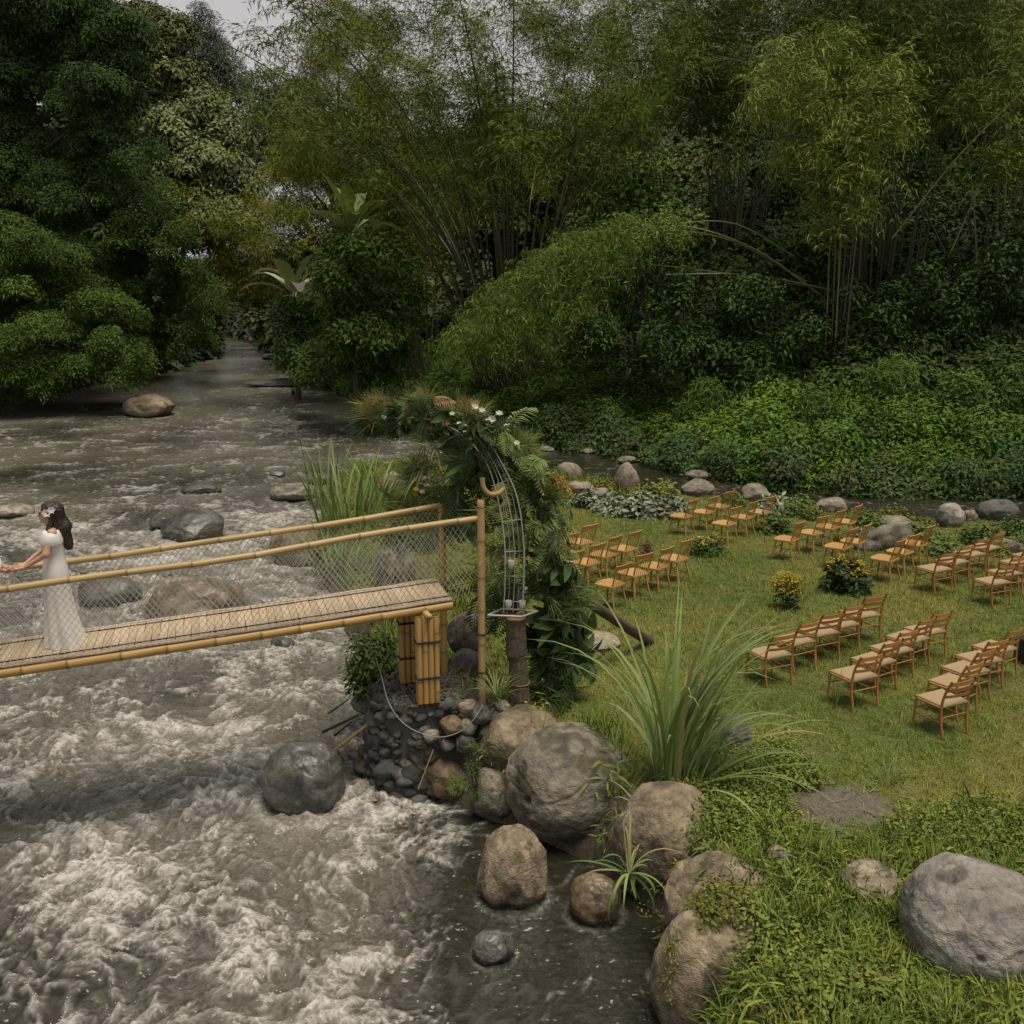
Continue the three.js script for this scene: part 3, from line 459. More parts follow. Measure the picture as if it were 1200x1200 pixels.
// ------------------------------------------------------------------ chairs
const teak = [std(0.29, 0.135, 0.043, 0.42), std(0.33, 0.158, 0.05, 0.42)], cordTex = texture(256, 256, (u, v) => { const d = Math.abs(u - 0.5) > Math.abs(v - 0.5), k = 0.82 + 0.13 * Math.sin((d ? u : v) * 6.2832 * 42) + 0.12 * tn(u, v, 20, 2); return [0.37 * k, 0.265 * k, 0.15 * k]; });
const cord = new THREE.MeshStandardMaterial({ map: cordTex, roughness: 0.85 }), honey = [std(0.40, 0.215, 0.062, 0.4), std(0.36, 0.185, 0.05, 0.4)], honeySeat = [std(0.44, 0.27, 0.11, 0.42), std(0.41, 0.24, 0.09, 0.42)];
function bent(a, b, c, r0, r1) { return new THREE.TubeGeometry(new THREE.QuadraticBezierCurve3(a, b, c), 8, (r0 + r1) / 2, 8); }
function cordChair(k) {
  const t = new THREE.Group(), w = teak[k % 2], sw = 0.235, fd = 0.20, bd = -0.2;
  const seat = new RoundedBoxGeometry(0.47, 0.045, 0.43, 3, 0.02), p = seat.attributes.position, uv = []; for (let i = 0; i < p.count; i++) { const x = p.getX(i), z = p.getZ(i); if (p.getY(i) > 0) p.setY(i, p.getY(i) - 0.012 * (1 - (x / 0.235) ** 2) * (1 - (z / 0.215) ** 2)); uv.push(x / 0.47 + 0.5, z / 0.43 + 0.5); } seat.setAttribute('uv', new THREE.Float32BufferAttribute(uv, 2)); seat.computeVertexNormals();
  mesh('seat', seat.translate(0, 0.425, 0), cord, t);
  for (const s of [-1, 1]) {
    mesh('leg', rod(V(s * (sw + 0.012), 0, fd + 0.015), V(s * sw, 0.44, fd), 0.013, 0.019), w, t);
    mesh('leg', new THREE.TubeGeometry(new THREE.CatmullRomCurve3([V(s * (sw - 0.01), 0, bd - 0.05), V(s * sw, 0.25, bd - 0.005), V(s * sw, 0.45, bd), V(s * (sw - 0.01), 0.62, bd - 0.03), V(s * (sw - 0.025), 0.79, bd - 0.1)]), 12, 0.017, 8), w, t);
    mesh('stretcher', rod(V(s * sw, 0.2, fd), V(s * (sw - 0.004), 0.2, bd - 0.01), 0.011), w, t);
    mesh('seat_rail', rod(V(s * sw, 0.405, fd), V(s * sw, 0.405, bd), 0.016), w, t);
  }
  mesh('stretcher', rod(V(-sw, 0.27, fd), V(sw, 0.27, fd), 0.011), w, t); mesh('stretcher', rod(V(-sw, 0.27, bd), V(sw, 0.27, bd), 0.011), w, t);
  for (const [y, h] of [[0.57, 0.035], [0.66, 0.04], [0.75, 0.055]]) { const z = bd - 0.012 - (y - 0.5) * 0.27, g = new THREE.BoxGeometry(0.43, h, 0.014, 10, 1, 1), q = g.attributes.position; for (let i = 0; i < q.count; i++) q.setZ(i, q.getZ(i) - 0.035 * (1 - (q.getX(i) / 0.22) ** 2)); g.computeVertexNormals(); mesh('back_slat', g.translate(0, y, z), w, t); }
  return t;
}
function spindleChair(k) {
  const t = new THREE.Group(), w = honey[k % 2];
  const sh = new THREE.Shape(); sh.moveTo(-0.19, -0.2); sh.quadraticCurveTo(0, -0.22, 0.19, -0.2); sh.quadraticCurveTo(0.215, -0.19, 0.215, -0.1); sh.quadraticCurveTo(0.245, 0.1, 0.235, 0.17); sh.quadraticCurveTo(0.22, 0.225, 0, 0.235); sh.quadraticCurveTo(-0.22, 0.225, -0.235, 0.17); sh.quadraticCurveTo(-0.245, 0.1, -0.215, -0.1); sh.quadraticCurveTo(-0.215, -0.19, -0.19, -0.2);
  mesh('seat', new THREE.ExtrudeGeometry(sh, { depth: 0.028, bevelEnabled: true, bevelSize: 0.008, bevelThickness: 0.008, bevelSegments: 2, curveSegments: 6 }).rotateX(Math.PI / 2).scale(1, 1, 1).translate(0, 0.452, 0), honeySeat[k % 2], t);
  const leg = (x, z, X, Z) => { const a = V(X, 0, Z), b = V(x, 0.425, z), prof = [[0, 0.012], [0.25, 0.017], [0.5, 0.021], [0.62, 0.017], [0.8, 0.02], [1, 0.014]].map(([q, r]) => new THREE.Vector2(r, q * a.distanceTo(b))); const g = new THREE.LatheGeometry(prof, 8); g.applyQuaternion(new THREE.Quaternion().setFromUnitVectors(UPV, b.clone().sub(a).normalize())); mesh('leg', g.translate(a.x, a.y, a.z), w, t); };
  leg(-0.17, 0.16, -0.23, 0.23); leg(0.17, 0.16, 0.23, 0.23); leg(-0.15, -0.15, -0.21, -0.25); leg(0.15, -0.15, 0.21, -0.25);
  for (const s of [-1, 1]) { mesh('stretcher', rod(V(s * 0.209, 0.16, 0.205), V(s * 0.187, 0.16, -0.21), 0.01), w, t); mesh('back_post', rod(V(s * 0.18, 0.43, -0.17), V(s * 0.215, 0.86, -0.30), 0.016, 0.012), w, t); }
  mesh('stretcher', rod(V(-0.2, 0.16, 0), V(0.2, 0.16, 0), 0.01), w, t); mesh('stretcher', rod(V(-0.205, 0.24, 0.2), V(0.205, 0.24, 0.2), 0.01), w, t);
  const cr = new THREE.BoxGeometry(0.47, 0.075, 0.02, 12, 2, 1), q = cr.attributes.position; for (let i = 0; i < q.count; i++) { const x = q.getX(i) / 0.235; q.setZ(i, q.getZ(i) - 0.04 * (1 - x * x)); if (q.getY(i) > 0.01) q.setY(i, q.getY(i) + 0.018 * (1 - x * x)); } cr.computeVertexNormals(); mesh('crest_rail', cr.rotateX(-0.29).translate(0, 0.825, -0.285), w, t);
  for (let i = 0; i < 6; i++) { const x = -0.135 + i * 0.054; mesh('spindle', rod(V(x, 0.44, -0.18 - 0.01 * (1 - (x / 0.2) ** 2)), V(x * 1.18, 0.8, -0.278 - 0.038 * (1 - (x / 0.2) ** 2)), 0.0075, 0.006, 6), w, t); }
  return t;
}
const ORD = ['first', 'second', 'third', 'fourth', 'fifth'], protoC = [cordChair(0), cordChair(1)], protoS = [spindleChair(0), spindleChair(1)]; let chairN = 0;
function chairRow(kind, spots, dir, text, group) {
  spots.forEach(([px, py], i) => {
    const p = onLevel(px, py, 0.44), c = (kind ? protoS : protoC)[chairN++ % 2].clone(); c.name = numbered(kind ? 'spindle_chair' : 'cord_seat_chair'); scene.add(c);
    c.position.set(p.x, G(p.x, p.z) + 0.005, p.z); c.scale.setScalar(rr(0.975, 1.025)); c.rotation.y = Math.atan2(dir[0], dir[1]) + rr(-0.12, 0.12);
    tag(c, text(ORD[i], spots.length), 'chair', group);
  });
}
const SD = [-0.72, -0.69], DD = [-0.5, -0.86];
chairRow(1, [[641, 640], [657, 648], [680, 636]].slice(0, 3), SD, o => `yellow spindle-back chair, ${o} in the short row half hidden by the flower arch`, 'yellow spindle chairs near the arch');
chairRow(1, [[661, 670], [687, 660], [707, 651], [731, 643]], SD, o => `yellow spindle-back chair, ${o} from the arch in the middle row beside the arch`, 'yellow spindle chairs near the arch');
chairRow(1, [[715, 684], [742, 672], [767, 664], [790, 655]], SD, o => `yellow spindle-back chair, ${o} from the leaning log in the row behind the tall grass`, 'yellow spindle chairs near the arch');
chairRow(1, [[799, 605], [824, 599], [843, 593]], SD, o => `yellow spindle-back chair, ${o} of the three in line with the stream boulder`, 'yellow spindle chairs by the stream');
chairRow(1, [[849, 614], [870, 606], [890, 600]], SD, o => `yellow spindle-back chair, ${o} of three in the row by the small lawn bush`, 'yellow spindle chairs by the stream');
chairRow(1, [[922, 632], [950, 624], [970, 618], [990, 612]], SD, o => `yellow spindle-back chair, ${o} of the four in the row ending at the grey boulder`, 'yellow spindle chairs by the flower bush');
chairRow(1, [[982, 642], [1000, 634]], SD, o => `yellow spindle-back chair, ${o} of the pair just beyond the dark yellow-flowered bush`, 'yellow spindle chairs by the flower bush');
chairRow(1, [[1037, 655], [1055, 646], [1072, 637]], SD, o => `yellow spindle-back chair, ${o} of three in front of the slanting slab`, 'yellow spindle chairs by the flower bush');
chairRow(0, [[1095, 666], [1116, 657], [1136, 648], [1154, 641]], DD, o => `brown cord-seat chair, ${o} in the row next to the yellow chairs`, 'brown chairs at the far side');
chairRow(0, [[1163, 680], [1178, 669], [1192, 660], [1206, 651]], DD, o => `brown cord-seat chair, ${o} in the short row next to the flat brown stone`, 'brown chairs at the far side');
chairRow(0, [[902, 764], [931, 748], [959, 738], [983, 729], [1008, 719]], DD, o => `brown cord-seat chair, ${o} from the tall grass in the row facing the yellow bush`, 'brown chairs on the near lawn');
chairRow(0, [[1001, 789], [1024, 772], [1045, 758], [1064, 747], [1084, 736]], DD, o => `brown cord-seat chair, ${o} from the riverbank in the middle of three brown rows`, 'brown chairs on the near lawn');
chairRow(0, [[1104, 818], [1117, 798], [1132, 782], [1148, 769], [1166, 757]], DD, o => `brown cord-seat chair, ${o} from the riverbank in the row ending at the black case`, 'brown chairs on the near lawn');
{ const p = onLevel(1196, 776, 0), c = thing('loudspeaker_case', 'black boxy case standing on the grass behind the brown chairs', 'case'); c.position.set(p.x + 0.12, G(p.x, p.z), p.z); c.rotation.y = 0.5; const bm = std(0.012, 0.012, 0.013, 0.6); mesh('body', new RoundedBoxGeometry(0.36, 0.4, 0.3, 2, 0.02).translate(0, 0.2, 0), bm, c); mesh('handle', new THREE.TorusGeometry(0.06, 0.01, 6, 12, Math.PI).translate(0, 0.4, 0), bm, c); }
// ------------------------------------------------------------------ figures: tapered capsules joined smoothly, meshed with surface nets
const sminf = (a, b, k) => { const h = clamp(0.5 + 0.5 * (b - a) / k); return mix(b, a, h) - k * h * (1 - h); };
function cap(a, b, ra, rb) { const dx = b[0] - a[0], dy = b[1] - a[1], dz = b[2] - a[2], L = dx * dx + dy * dy + dz * dz; return (x, y, z) => { const t = clamp(((x - a[0]) * dx + (y - a[1]) * dy + (z - a[2]) * dz) / L); return Math.hypot(x - a[0] - dx * t, y - a[1] - dy * t, z - a[2] - dz * t) - mix(ra, rb, t); }; }
const ell = (c, r) => (x, y, z) => { const k = Math.hypot((x - c[0]) / r[0], (y - c[1]) / r[1], (z - c[2]) / r[2]); return (k - 1) * Math.min(...r); };
const union = (list, k) => (x, y, z) => { let d = 1e9; for (const f of list) { const e = f(x, y, z); d = d > 1e8 ? e : sminf(d, e, k); } return d; };
function nets(f, lo, hi, h) {
  const n = lo.map((l, i) => Math.ceil((hi[i] - l) / h) + 1), [nx, ny, nz] = n, F = new Float32Array(nx * ny * nz), at = (i, j, k) => (k * ny + j) * nx + i;
  for (let k = 0; k < nz; k++) for (let j = 0; j < ny; j++) for (let i = 0; i < nx; i++) F[at(i, j, k)] = f(lo[0] + i * h, lo[1] + j * h, lo[2] + k * h);
  const id = new Int32Array(nx * ny * nz).fill(-1), P = [], I = [];
  for (let k = 0; k < nz - 1; k++) for (let j = 0; j < ny - 1; j++) for (let i = 0; i < nx - 1; i++) {
    let c = 0, sx = 0, sy = 0, sz = 0; const v = [];
    for (let q = 0; q < 8; q++) v.push(F[at(i + (q & 1), j + ((q >> 1) & 1), k + (q >> 2))]);
    for (const [a, b] of [[0, 1], [2, 3], [4, 5], [6, 7], [0, 2], [1, 3], [4, 6], [5, 7], [0, 4], [1, 5], [2, 6], [3, 7]]) if ((v[a] < 0) !== (v[b] < 0)) { const t = v[a] / (v[a] - v[b]); c++; sx += mix(a & 1, b & 1, t); sy += mix((a >> 1) & 1, (b >> 1) & 1, t); sz += mix(a >> 2, b >> 2, t); }
    if (c) { id[at(i, j, k)] = P.length / 3; P.push(lo[0] + (i + sx / c) * h, lo[1] + (j + sy / c) * h, lo[2] + (k + sz / c) * h); }
  }
  const quad = (a, b, c, d, flip) => { if (a < 0 || b < 0 || c < 0 || d < 0) return; I.push(...(flip ? [a, c, b, b, c, d] : [a, b, c, b, d, c])); };
  for (let k = 1; k < nz - 1; k++) for (let j = 1; j < ny - 1; j++) for (let i = 1; i < nx - 1; i++) {
    const s = F[at(i, j, k)] < 0;
    if (s !== F[at(i + 1, j, k)] < 0) quad(id[at(i, j - 1, k - 1)], id[at(i, j, k - 1)], id[at(i, j - 1, k)], id[at(i, j, k)], !s);
    if (s !== F[at(i, j + 1, k)] < 0) quad(id[at(i - 1, j, k - 1)], id[at(i, j, k - 1)], id[at(i - 1, j, k)], id[at(i, j, k)], s);
    if (s !== F[at(i, j, k + 1)] < 0) quad(id[at(i - 1, j - 1, k)], id[at(i, j - 1, k)], id[at(i - 1, j, k)], id[at(i, j, k)], !s);
  }
  return geoOf(P, I);
}
// a hand at wrist w reaching along d, palm facing p: palm and five fingers that curl
function handParts(w, d, p, curl = 0.5, sc = 1) {
  const D = V(...d).normalize(), Pn = V(...p).addScaledVector(D, -V(...p).dot(D)).normalize(), S = D.clone().cross(Pn), o = V(...w), at = (a, b, c) => { const q = o.clone().addScaledVector(D, a * sc).addScaledVector(S, b * sc).addScaledVector(Pn, c * sc); return [q.x, q.y, q.z]; }, out = [];
  out.push(cap(at(0, 0.0, 0), at(0.05, 0.012, 0), 0.024 * sc, 0.02 * sc), cap(at(0.02, -0.012, 0), at(0.075, -0.022, 0), 0.018 * sc, 0.014 * sc), cap(at(0.03, 0.012, 0), at(0.08, 0.02, 0), 0.018 * sc, 0.014 * sc));
  const tip = [[-0.03, 0.055], [-0.011, 0.065], [0.008, 0.07], [0.027, 0.062]];
  const fingers = tip.map(([b, L]) => { const c = Math.cos(curl), s = Math.sin(curl), c2 = Math.cos(curl * 2.2), s2 = Math.sin(curl * 2.2), k = at(0.078, b, 0), m = at(0.078 + L * 0.5 * c, b, L * 0.5 * s), e = at(0.078 + L * 0.5 * c + L * 0.5 * c2, b, L * 0.5 * s + L * 0.5 * s2); return union([cap(k, m, 0.0095 * sc, 0.0085 * sc), cap(m, e, 0.0085 * sc, 0.007 * sc)], 0.004); });
  const th = union([cap(at(0.02, 0.02, 0.0), at(0.05, 0.042, 0.018), 0.013 * sc, 0.01 * sc), cap(at(0.05, 0.042, 0.018), at(0.078, 0.04, 0.034), 0.01 * sc, 0.008 * sc)], 0.006);
  const palm = union(out, 0.014); return (x, y, z) => { let q = palm(x, y, z); for (const f of [...fingers, th]) q = sminf(q, f(x, y, z), 0.005); return q; };
}
function headSdf(y, z, s = 1) {                                 // chin to crown about 0.22 m, facing +z
  const c = (x0, y0, z0) => [x0 * s, y + y0 * s, z + z0 * s], e = (a, r) => ell(c(...a), r.map(v => v * s));
  const skull = union([e([0, 0.03, -0.012], [0.074, 0.088, 0.092]), e([0, -0.035, 0.022], [0.056, 0.07, 0.06]), e([0, -0.088, 0.052], [0.024, 0.02, 0.022])], 0.03);
  const face = union([skull, cap(c(0, 0.012, 0.076), c(0, -0.028, 0.1), 0.008 * s, 0.013 * s), e([0, -0.058, 0.078], [0.024, 0.009, 0.012]), e([0, 0.028, 0.074], [0.05, 0.012, 0.016])], 0.012);
  const ears = union([e([0.075, -0.005, -0.005], [0.012, 0.032, 0.02]), e([-0.075, -0.005, -0.005], [0.012, 0.032, 0.02])], 0.002);
  return (x, yy, zz) => { let d = sminf(face(x, yy, zz), ears(x, yy, zz), 0.01); for (const k of [-1, 1]) { const q = Math.hypot((x - k * 0.032 * s), (yy - y - 0.004 * s), (zz - z - 0.098 * s)) - 0.02 * s; d = Math.max(d, -q * 0.9 + 0); } return d; };
}
const skin = std(0.42, 0.25, 0.17, 0.55), skin2 = std(0.36, 0.2, 0.13, 0.55), hairMat = std(0.018, 0.012, 0.009, 0.5), dressTex = texture(256, 256, (u, v) => { const k = 0.86 + 0.1 * tn(u, v, 60, 3) + 0.08 * tn(u, v, 24, 7); return [0.76 * k, 0.735 * k, 0.70 * k]; }), dressMat = new THREE.MeshStandardMaterial({ map: dressTex, bumpMap: dressTex, bumpScale: 0.01, roughness: 0.8 }), satin = std(0.74, 0.715, 0.69, 0.5), eyeMat = std(0.02, 0.015, 0.012, 0.25), lipMat = std(0.3, 0.08, 0.07, 0.5);
function face(g, y, z, s = 1) { for (const k of [-1, 1]) { mesh('eye', new THREE.SphereGeometry(0.0125 * s, 10, 8).scale(1.1, 0.75, 0.8).translate(k * 0.032 * s, y + 0.004 * s, z + 0.079 * s), eyeMat, g); mesh('eyebrow', rod(V(k * 0.016 * s, y + 0.026 * s, z + 0.09 * s), V(k * 0.05 * s, y + 0.028 * s, z + 0.074 * s), 0.0035, 0.003, 5), hairMat, g); } mesh('lips', new THREE.SphereGeometry(0.02 * s, 10, 8).scale(1, 0.32, 0.45).translate(0, y - 0.058 * s, z + 0.084 * s), lipMat, g); }
function ringMesh(rows, seg = 40, fold = () => 0) {             // rows: [y, rx, rz, cx, cz]
  const P = [], I = [], U = []; rows.forEach(([y, rx, rz, cx = 0, cz = 0], j) => { for (let i = 0; i <= seg; i++) { const a = i / seg * 6.28319, f = 1 + fold(a, y); P.push(cx + Math.sin(a) * rx * f, y, cz + Math.cos(a) * rz * f); U.push(i / seg * 3, y * 2.4); } }); for (let j = 0; j < rows.length - 1; j++) for (let i = 0; i < seg; i++) { const a = j * (seg + 1) + i; I.push(a, a + 1, a + seg + 1, a + 1, a + seg + 2, a + seg + 1); } return geoOf(P, I, null, U);
}
const brideFoot = B(5.07 - 0.58, 0.48, 0.008);
{
  const g = thing('person', 'woman in a long white off-shoulder gown with long dark hair on the bridge', 'person'); g.position.copy(brideFoot); g.rotation.y = Math.atan2(BU.x, BU.z) + 0.12;
  // faces +z; left hand at +x
  const arm = s => [cap([s * 0.155, 1.345, -0.005], [s * 0.2, 1.12, 0.07], 0.045, 0.036), cap([s * 0.2, 1.12, 0.07], [s * 0.085, 0.965, 0.305], 0.034, 0.022)];
  const torso = [ell([0, 1.2, 0], [0.115, 0.2, 0.08]), cap([-0.13, 1.335, -0.01], [0.13, 1.335, -0.01], 0.05, 0.05), cap([0, 1.33, -0.012], [0, 1.47, 0.01], 0.052, 0.045), ell([0, 1.0, 0], [0.12, 0.15, 0.085]), cap([0.07, 0.9, 0], [0.075, 0.08, 0], 0.07, 0.04), cap([-0.07, 0.9, 0], [-0.075, 0.08, 0], 0.07, 0.04)];
  const body = union([...torso, ...arm(1), ...arm(-1)], 0.035), head = headSdf(1.545, 0.025, 0.98), neck = cap([0, 1.36, -0.01], [0, 1.5, 0.015], 0.05, 0.043);
  const hd = [-0.42, -0.25, 0.87], hL = handParts([0.085, 0.965, 0.305], hd, [-0.3, 0.9, 0.1], 0.7), hR = handParts([-0.085, 0.965, 0.305], [0.42, -0.25, 0.87], [0.3, 0.9, 0.1], 0.7);
  const parts = [nets(body, [-0.28, 0.02, -0.15], [0.28, 1.45, 0.34], 0.013), nets((x, y, z) => sminf(head(x, y, z), neck(x, y, z), 0.025), [-0.11, 1.36, -0.13], [0.11, 1.69, 0.17], 0.0055), nets(hL, [-0.06, 0.88, 0.26], [0.14, 1.06, 0.48], 0.0045), nets(hR, [-0.14, 0.88, 0.26], [0.06, 1.06, 0.48], 0.0045)];
  mesh('body', mergeGeometries(parts), skin, g); face(g, 1.545, 0.025, 0.98);
  const folds = (a, y) => 0.075 * smooth(1.0, 0.2, y) * Math.sin(a * 8 + 1.5 * Math.sin(y * 4)) + 0.02 * Math.sin(a * 5 + y * 22) * smooth(0.9, 1.1, y) + 0.02 * smooth(0.7, 0.1, y) * Math.sin(a * 17 + 2);
  mesh('gown', ringMesh([[1.335, 0.165, 0.085, 0, -0.005], [1.30, 0.17, 0.115, 0, 0.005], [1.25, 0.158, 0.125, 0, 0.01], [1.17, 0.146, 0.116, 0, 0.005], [1.08, 0.138, 0.108], [1.0, 0.15, 0.118], [0.9, 0.172, 0.135], [0.8, 0.178, 0.14], [0.6, 0.172, 0.145], [0.4, 0.175, 0.16, 0, -0.01], [0.2, 0.19, 0.185, 0, -0.02], [0.08, 0.205, 0.21, 0, -0.03], [0.0, 0.215, 0.225, 0, -0.035]], 64, folds), dressMat, g);
  mesh('off_shoulder_band', ringMesh([[1.352, 0.15, 0.05, 0, -0.005], [1.364, 0.178, 0.072, 0, -0.005], [1.35, 0.202, 0.092, 0, 0.0], [1.31, 0.22, 0.108, 0, 0.004], [1.26, 0.224, 0.12, 0, 0.006], [1.22, 0.216, 0.124, 0, 0.006], [1.205, 0.2, 0.118, 0, 0.006]], 40, (a, y) => 0.012 * Math.sin(a * 7 + y * 40)), satin, g);
  const hair = union([ell([0, 1.585, -0.012], [0.086, 0.092, 0.1]), cap([0, 1.56, -0.07], [0.0, 1.36, -0.12], 0.085, 0.08), cap([0, 1.38, -0.12], [0, 1.14, -0.16], 0.085, 0.045), cap([0.06, 1.54, -0.02], [0.085, 1.3, 0.03], 0.032, 0.026), cap([-0.06, 1.54, -0.02], [-0.085, 1.3, 0.03], 0.032, 0.026), cap([0.09, 1.31, 0.03], [0.085, 1.2, 0.08], 0.026, 0.012)], 0.03), faceCut = ell([0, 1.53, 0.115], [0.062, 0.1, 0.1]);
  mesh('hair', nets((x, y, z) => Math.max(hair(x, y, z) + 0.012 * n3(x * 55 + 2 * Math.sin(y * 18), y * 7, z * 55) + 0.006 * Math.sin(y * 30 + x * 20), -faceCut(x, y, z)), [-0.16, 1.05, -0.26], [0.16, 1.7, 0.14], 0.007), hairMat, g);
  for (const [x, y, z, s] of [[0.088, 1.565, 0.03, 1], [0.093, 1.595, -0.02, 0.85], [-0.088, 1.57, 0.03, 0.9]]) { const P = [], I = []; for (let i = 0; i < 6; i++) { const a = i / 6 * 6.283, d = V(Math.sign(x) * 0.25, Math.sin(a), Math.cos(a)).normalize(), w = V(Math.sign(x), 0, 0).cross(d).normalize(); pushLeaf(P, I, V(0, 0, 0), d, w, V(Math.sign(x), 0, 0), 0.055 * s, 0.05 * s, 0); } mesh('flower', geoOf(P, I).translate(x, y, z), std(0.7, 0.68, 0.64, 0.7, { side: THREE.DoubleSide }), g); }
}
{
  const g = thing('person', 'person in white shirt and pale trousers holding both hands of the bride', 'person'); const f = brideFoot.clone().addScaledVector(BU, 0.83).addScaledVector(BV, 0.0); f.y = deckY(5.07 + 0.25) + 0.008; g.position.copy(f); g.rotation.y = Math.atan2(-BU.x, -BU.z) + 0.12;
  const wy = 0.985, wz = 0.29, arm = (s, d = 0) => [cap([s * 0.185, 1.43, 0], [s * 0.25, 1.17, 0.06], 0.055 + d, 0.045 + d), cap([s * 0.25, 1.17, 0.06], [s * 0.11, wy, wz], 0.042 + d, 0.027 + d * 1.3)];
  const torso = d => [ell([0, 1.28, 0], [0.165 + d, 0.24, 0.11 + d]), cap([-0.16, 1.42, -0.01], [0.16, 1.42, -0.01], 0.06 + d, 0.06 + d), ell([0, 1.03, 0], [0.15 + d, 0.16, 0.105 + d])], legs = d => [cap([0.08, 0.95, 0], [0.1, 0.5, 0.01], 0.09 + d, 0.062 + d), cap([0.1, 0.5, 0.01], [0.105, 0.07, -0.02], 0.058 + d, 0.04 + d), cap([-0.08, 0.95, 0], [-0.1, 0.5, 0.01], 0.09 + d, 0.062 + d), cap([-0.1, 0.5, 0.01], [-0.105, 0.07, -0.02], 0.058 + d, 0.04 + d)];
  const head = headSdf(1.63, 0.025, 1.05), neck = cap([0, 1.44, -0.01], [0, 1.58, 0.015], 0.06, 0.055), hL = handParts([0.11, wy, wz], [-0.4, -0.35, 0.87], [-0.3, 0.9, 0.1], 0.6, 1.1), hR = handParts([-0.11, wy, wz], [0.4, -0.35, 0.87], [0.3, 0.9, 0.1], 0.6, 1.1);
  mesh('body', mergeGeometries([nets(union([...torso(0), ...arm(1), ...arm(-1), ...legs(0)], 0.04), [-0.34, 0.02, -0.18], [0.34, 1.52, 0.33], 0.015), nets((x, y, z) => sminf(head(x, y, z), neck(x, y, z), 0.025), [-0.12, 1.46, -0.14], [0.12, 1.79, 0.18], 0.007), nets(hL, [-0.06, 0.87, 0.24], [0.18, 1.08, 0.49], 0.005), nets(hR, [-0.18, 0.87, 0.24], [0.06, 1.08, 0.49], 0.005)]), skin2, g); face(g, 1.63, 0.025, 1.05);
  const shirt = union([...torso(0.014), ...arm(1, 0.014), ...arm(-1, 0.014)], 0.05);
  mesh('shirt', nets((x, y, z) => Math.max(shirt(x, y, z) + 0.006 * n3(x * 18, y * 18, z * 18), 0.92 - y, z - wz + 0.015, (y - 1.475) - Math.abs(x) * 0.05), [-0.36, 0.85, -0.2], [0.36, 1.55, 0.35], 0.012), std(0.68, 0.69, 0.71, 0.75), g);
  mesh('trousers', nets((x, y, z) => Math.max(union([...legs(0.016), ell([0, 0.96, 0], [0.16, 0.12, 0.118])], 0.03)(x, y, z) + 0.005 * n3(x * 16, y * 12, z * 16), y - 1.0, 0.045 - y), [-0.25, 0.0, -0.18], [0.25, 1.06, 0.18], 0.014), std(0.55, 0.5, 0.43, 0.85), g);
  for (const s of [-1, 1]) mesh('shoe', nets(union([ell([s * 0.105, 0.045, -0.02], [0.042, 0.045, 0.055]), ell([s * 0.112, 0.032, 0.09], [0.045, 0.032, 0.1])], 0.03), [s * 0.11 - 0.1, -0.02, -0.12], [s * 0.11 + 0.1, 0.13, 0.24], 0.01), std(0.6, 0.58, 0.54, 0.6), g);
  const hr = ell([0, 1.68, -0.015], [0.09, 0.088, 0.11]); mesh('hair', nets((x, y, z) => Math.max(hr(x, y, z), 1.62 - y + z * 0.9, (z - 0.07) - (y - 1.69) * 0.4), [-0.13, 1.5, -0.16], [0.13, 1.8, 0.14], 0.01), hairMat, g);
}
// ------------------------------------------------------------------ log post and flower arch at the bridge end
const barkTex = texture(256, 512, (u, v) => { const k = 0.75 + 0.4 * tn(u, v * 0.25, 30, 3) + 0.25 * tn(u, v, 60, 5), m = smooth(0.1, 0.4, tn(u, v, 9, 8)); return [mix(0.10, 0.055, m) * k, mix(0.075, 0.06, m) * k, mix(0.05, 0.025, m) * k]; });
const bark = new THREE.MeshStandardMaterial({ map: barkTex, bumpMap: barkTex, bumpScale: 0.03, roughness: 0.9 }), cutWood = std(0.2, 0.11, 0.07, 0.85);
function logGeo(a, b, r0, r1, seed, seg = 14, n = 6) { const d = b.clone().sub(a), g = new THREE.CylinderGeometry(1, 1, d.length(), seg, n, true), p = g.attributes.position; for (let i = 0; i < p.count; i++) { const t = p.getY(i) / d.length() + 0.5, an = Math.atan2(p.getZ(i), p.getX(i)), R = mix(r0, r1, t) * (1 + 0.12 * n3(Math.cos(an) * 1.5 + seed, t * 3, Math.sin(an) * 1.5)); p.setX(i, Math.cos(an) * R); p.setZ(i, Math.sin(an) * R); } g.computeVertexNormals(); g.applyQuaternion(new THREE.Quaternion().setFromUnitVectors(UPV, d.clone().normalize())); const m = a.clone().lerp(b, 0.5); return g.translate(m.x, m.y, m.z); }
const S0 = -MOUND.z;
{
  const lp = thing('log_post', 'post of three stacked rough logs carrying the metal arch', 'log post');
  const f = atS(608, 836, S0), y = [f.y - 0.06, atS(608, 798, S0).y, atS(608, 766, S0).y, atS(608, 722, S0).y], ox = [0.02, 0.0, -0.03], rad = [0.145, 0.13, 0.135];
  for (let k = 0; k < 3; k++) { const a = V(f.x + ox[k], y[k], f.z), b = V(f.x + ox[k] - 0.015, y[k + 1] - 0.012, f.z - 0.01), l = mesh('log', logGeo(a, b, rad[k], rad[k] * 0.93, k * 7 + 2), bark, lp); mesh('cut_end', new THREE.CylinderGeometry(rad[k] * 0.95, rad[k] * 0.98, 0.018, 14).translate(b.x, b.y - 0.006, b.z), cutWood, l); }
}
const metal = std(0.36, 0.35, 0.34, 0.5, { metalness: 0.4 });
const archPts = [atS(601, 716, S0), atS(603, 670, S0), atS(602, 630, S0 + 0.05), atS(594, 580, S0 + 0.1), atS(578, 540, S0 + 0.22), atS(552, 505, S0 + 0.4), atS(520, 488, S0 + 0.7), atS(480, 484, S0 + 1.2), atS(440, 486, S0 + 1.7)];
const archCurve = new THREE.CatmullRomCurve3(archPts);
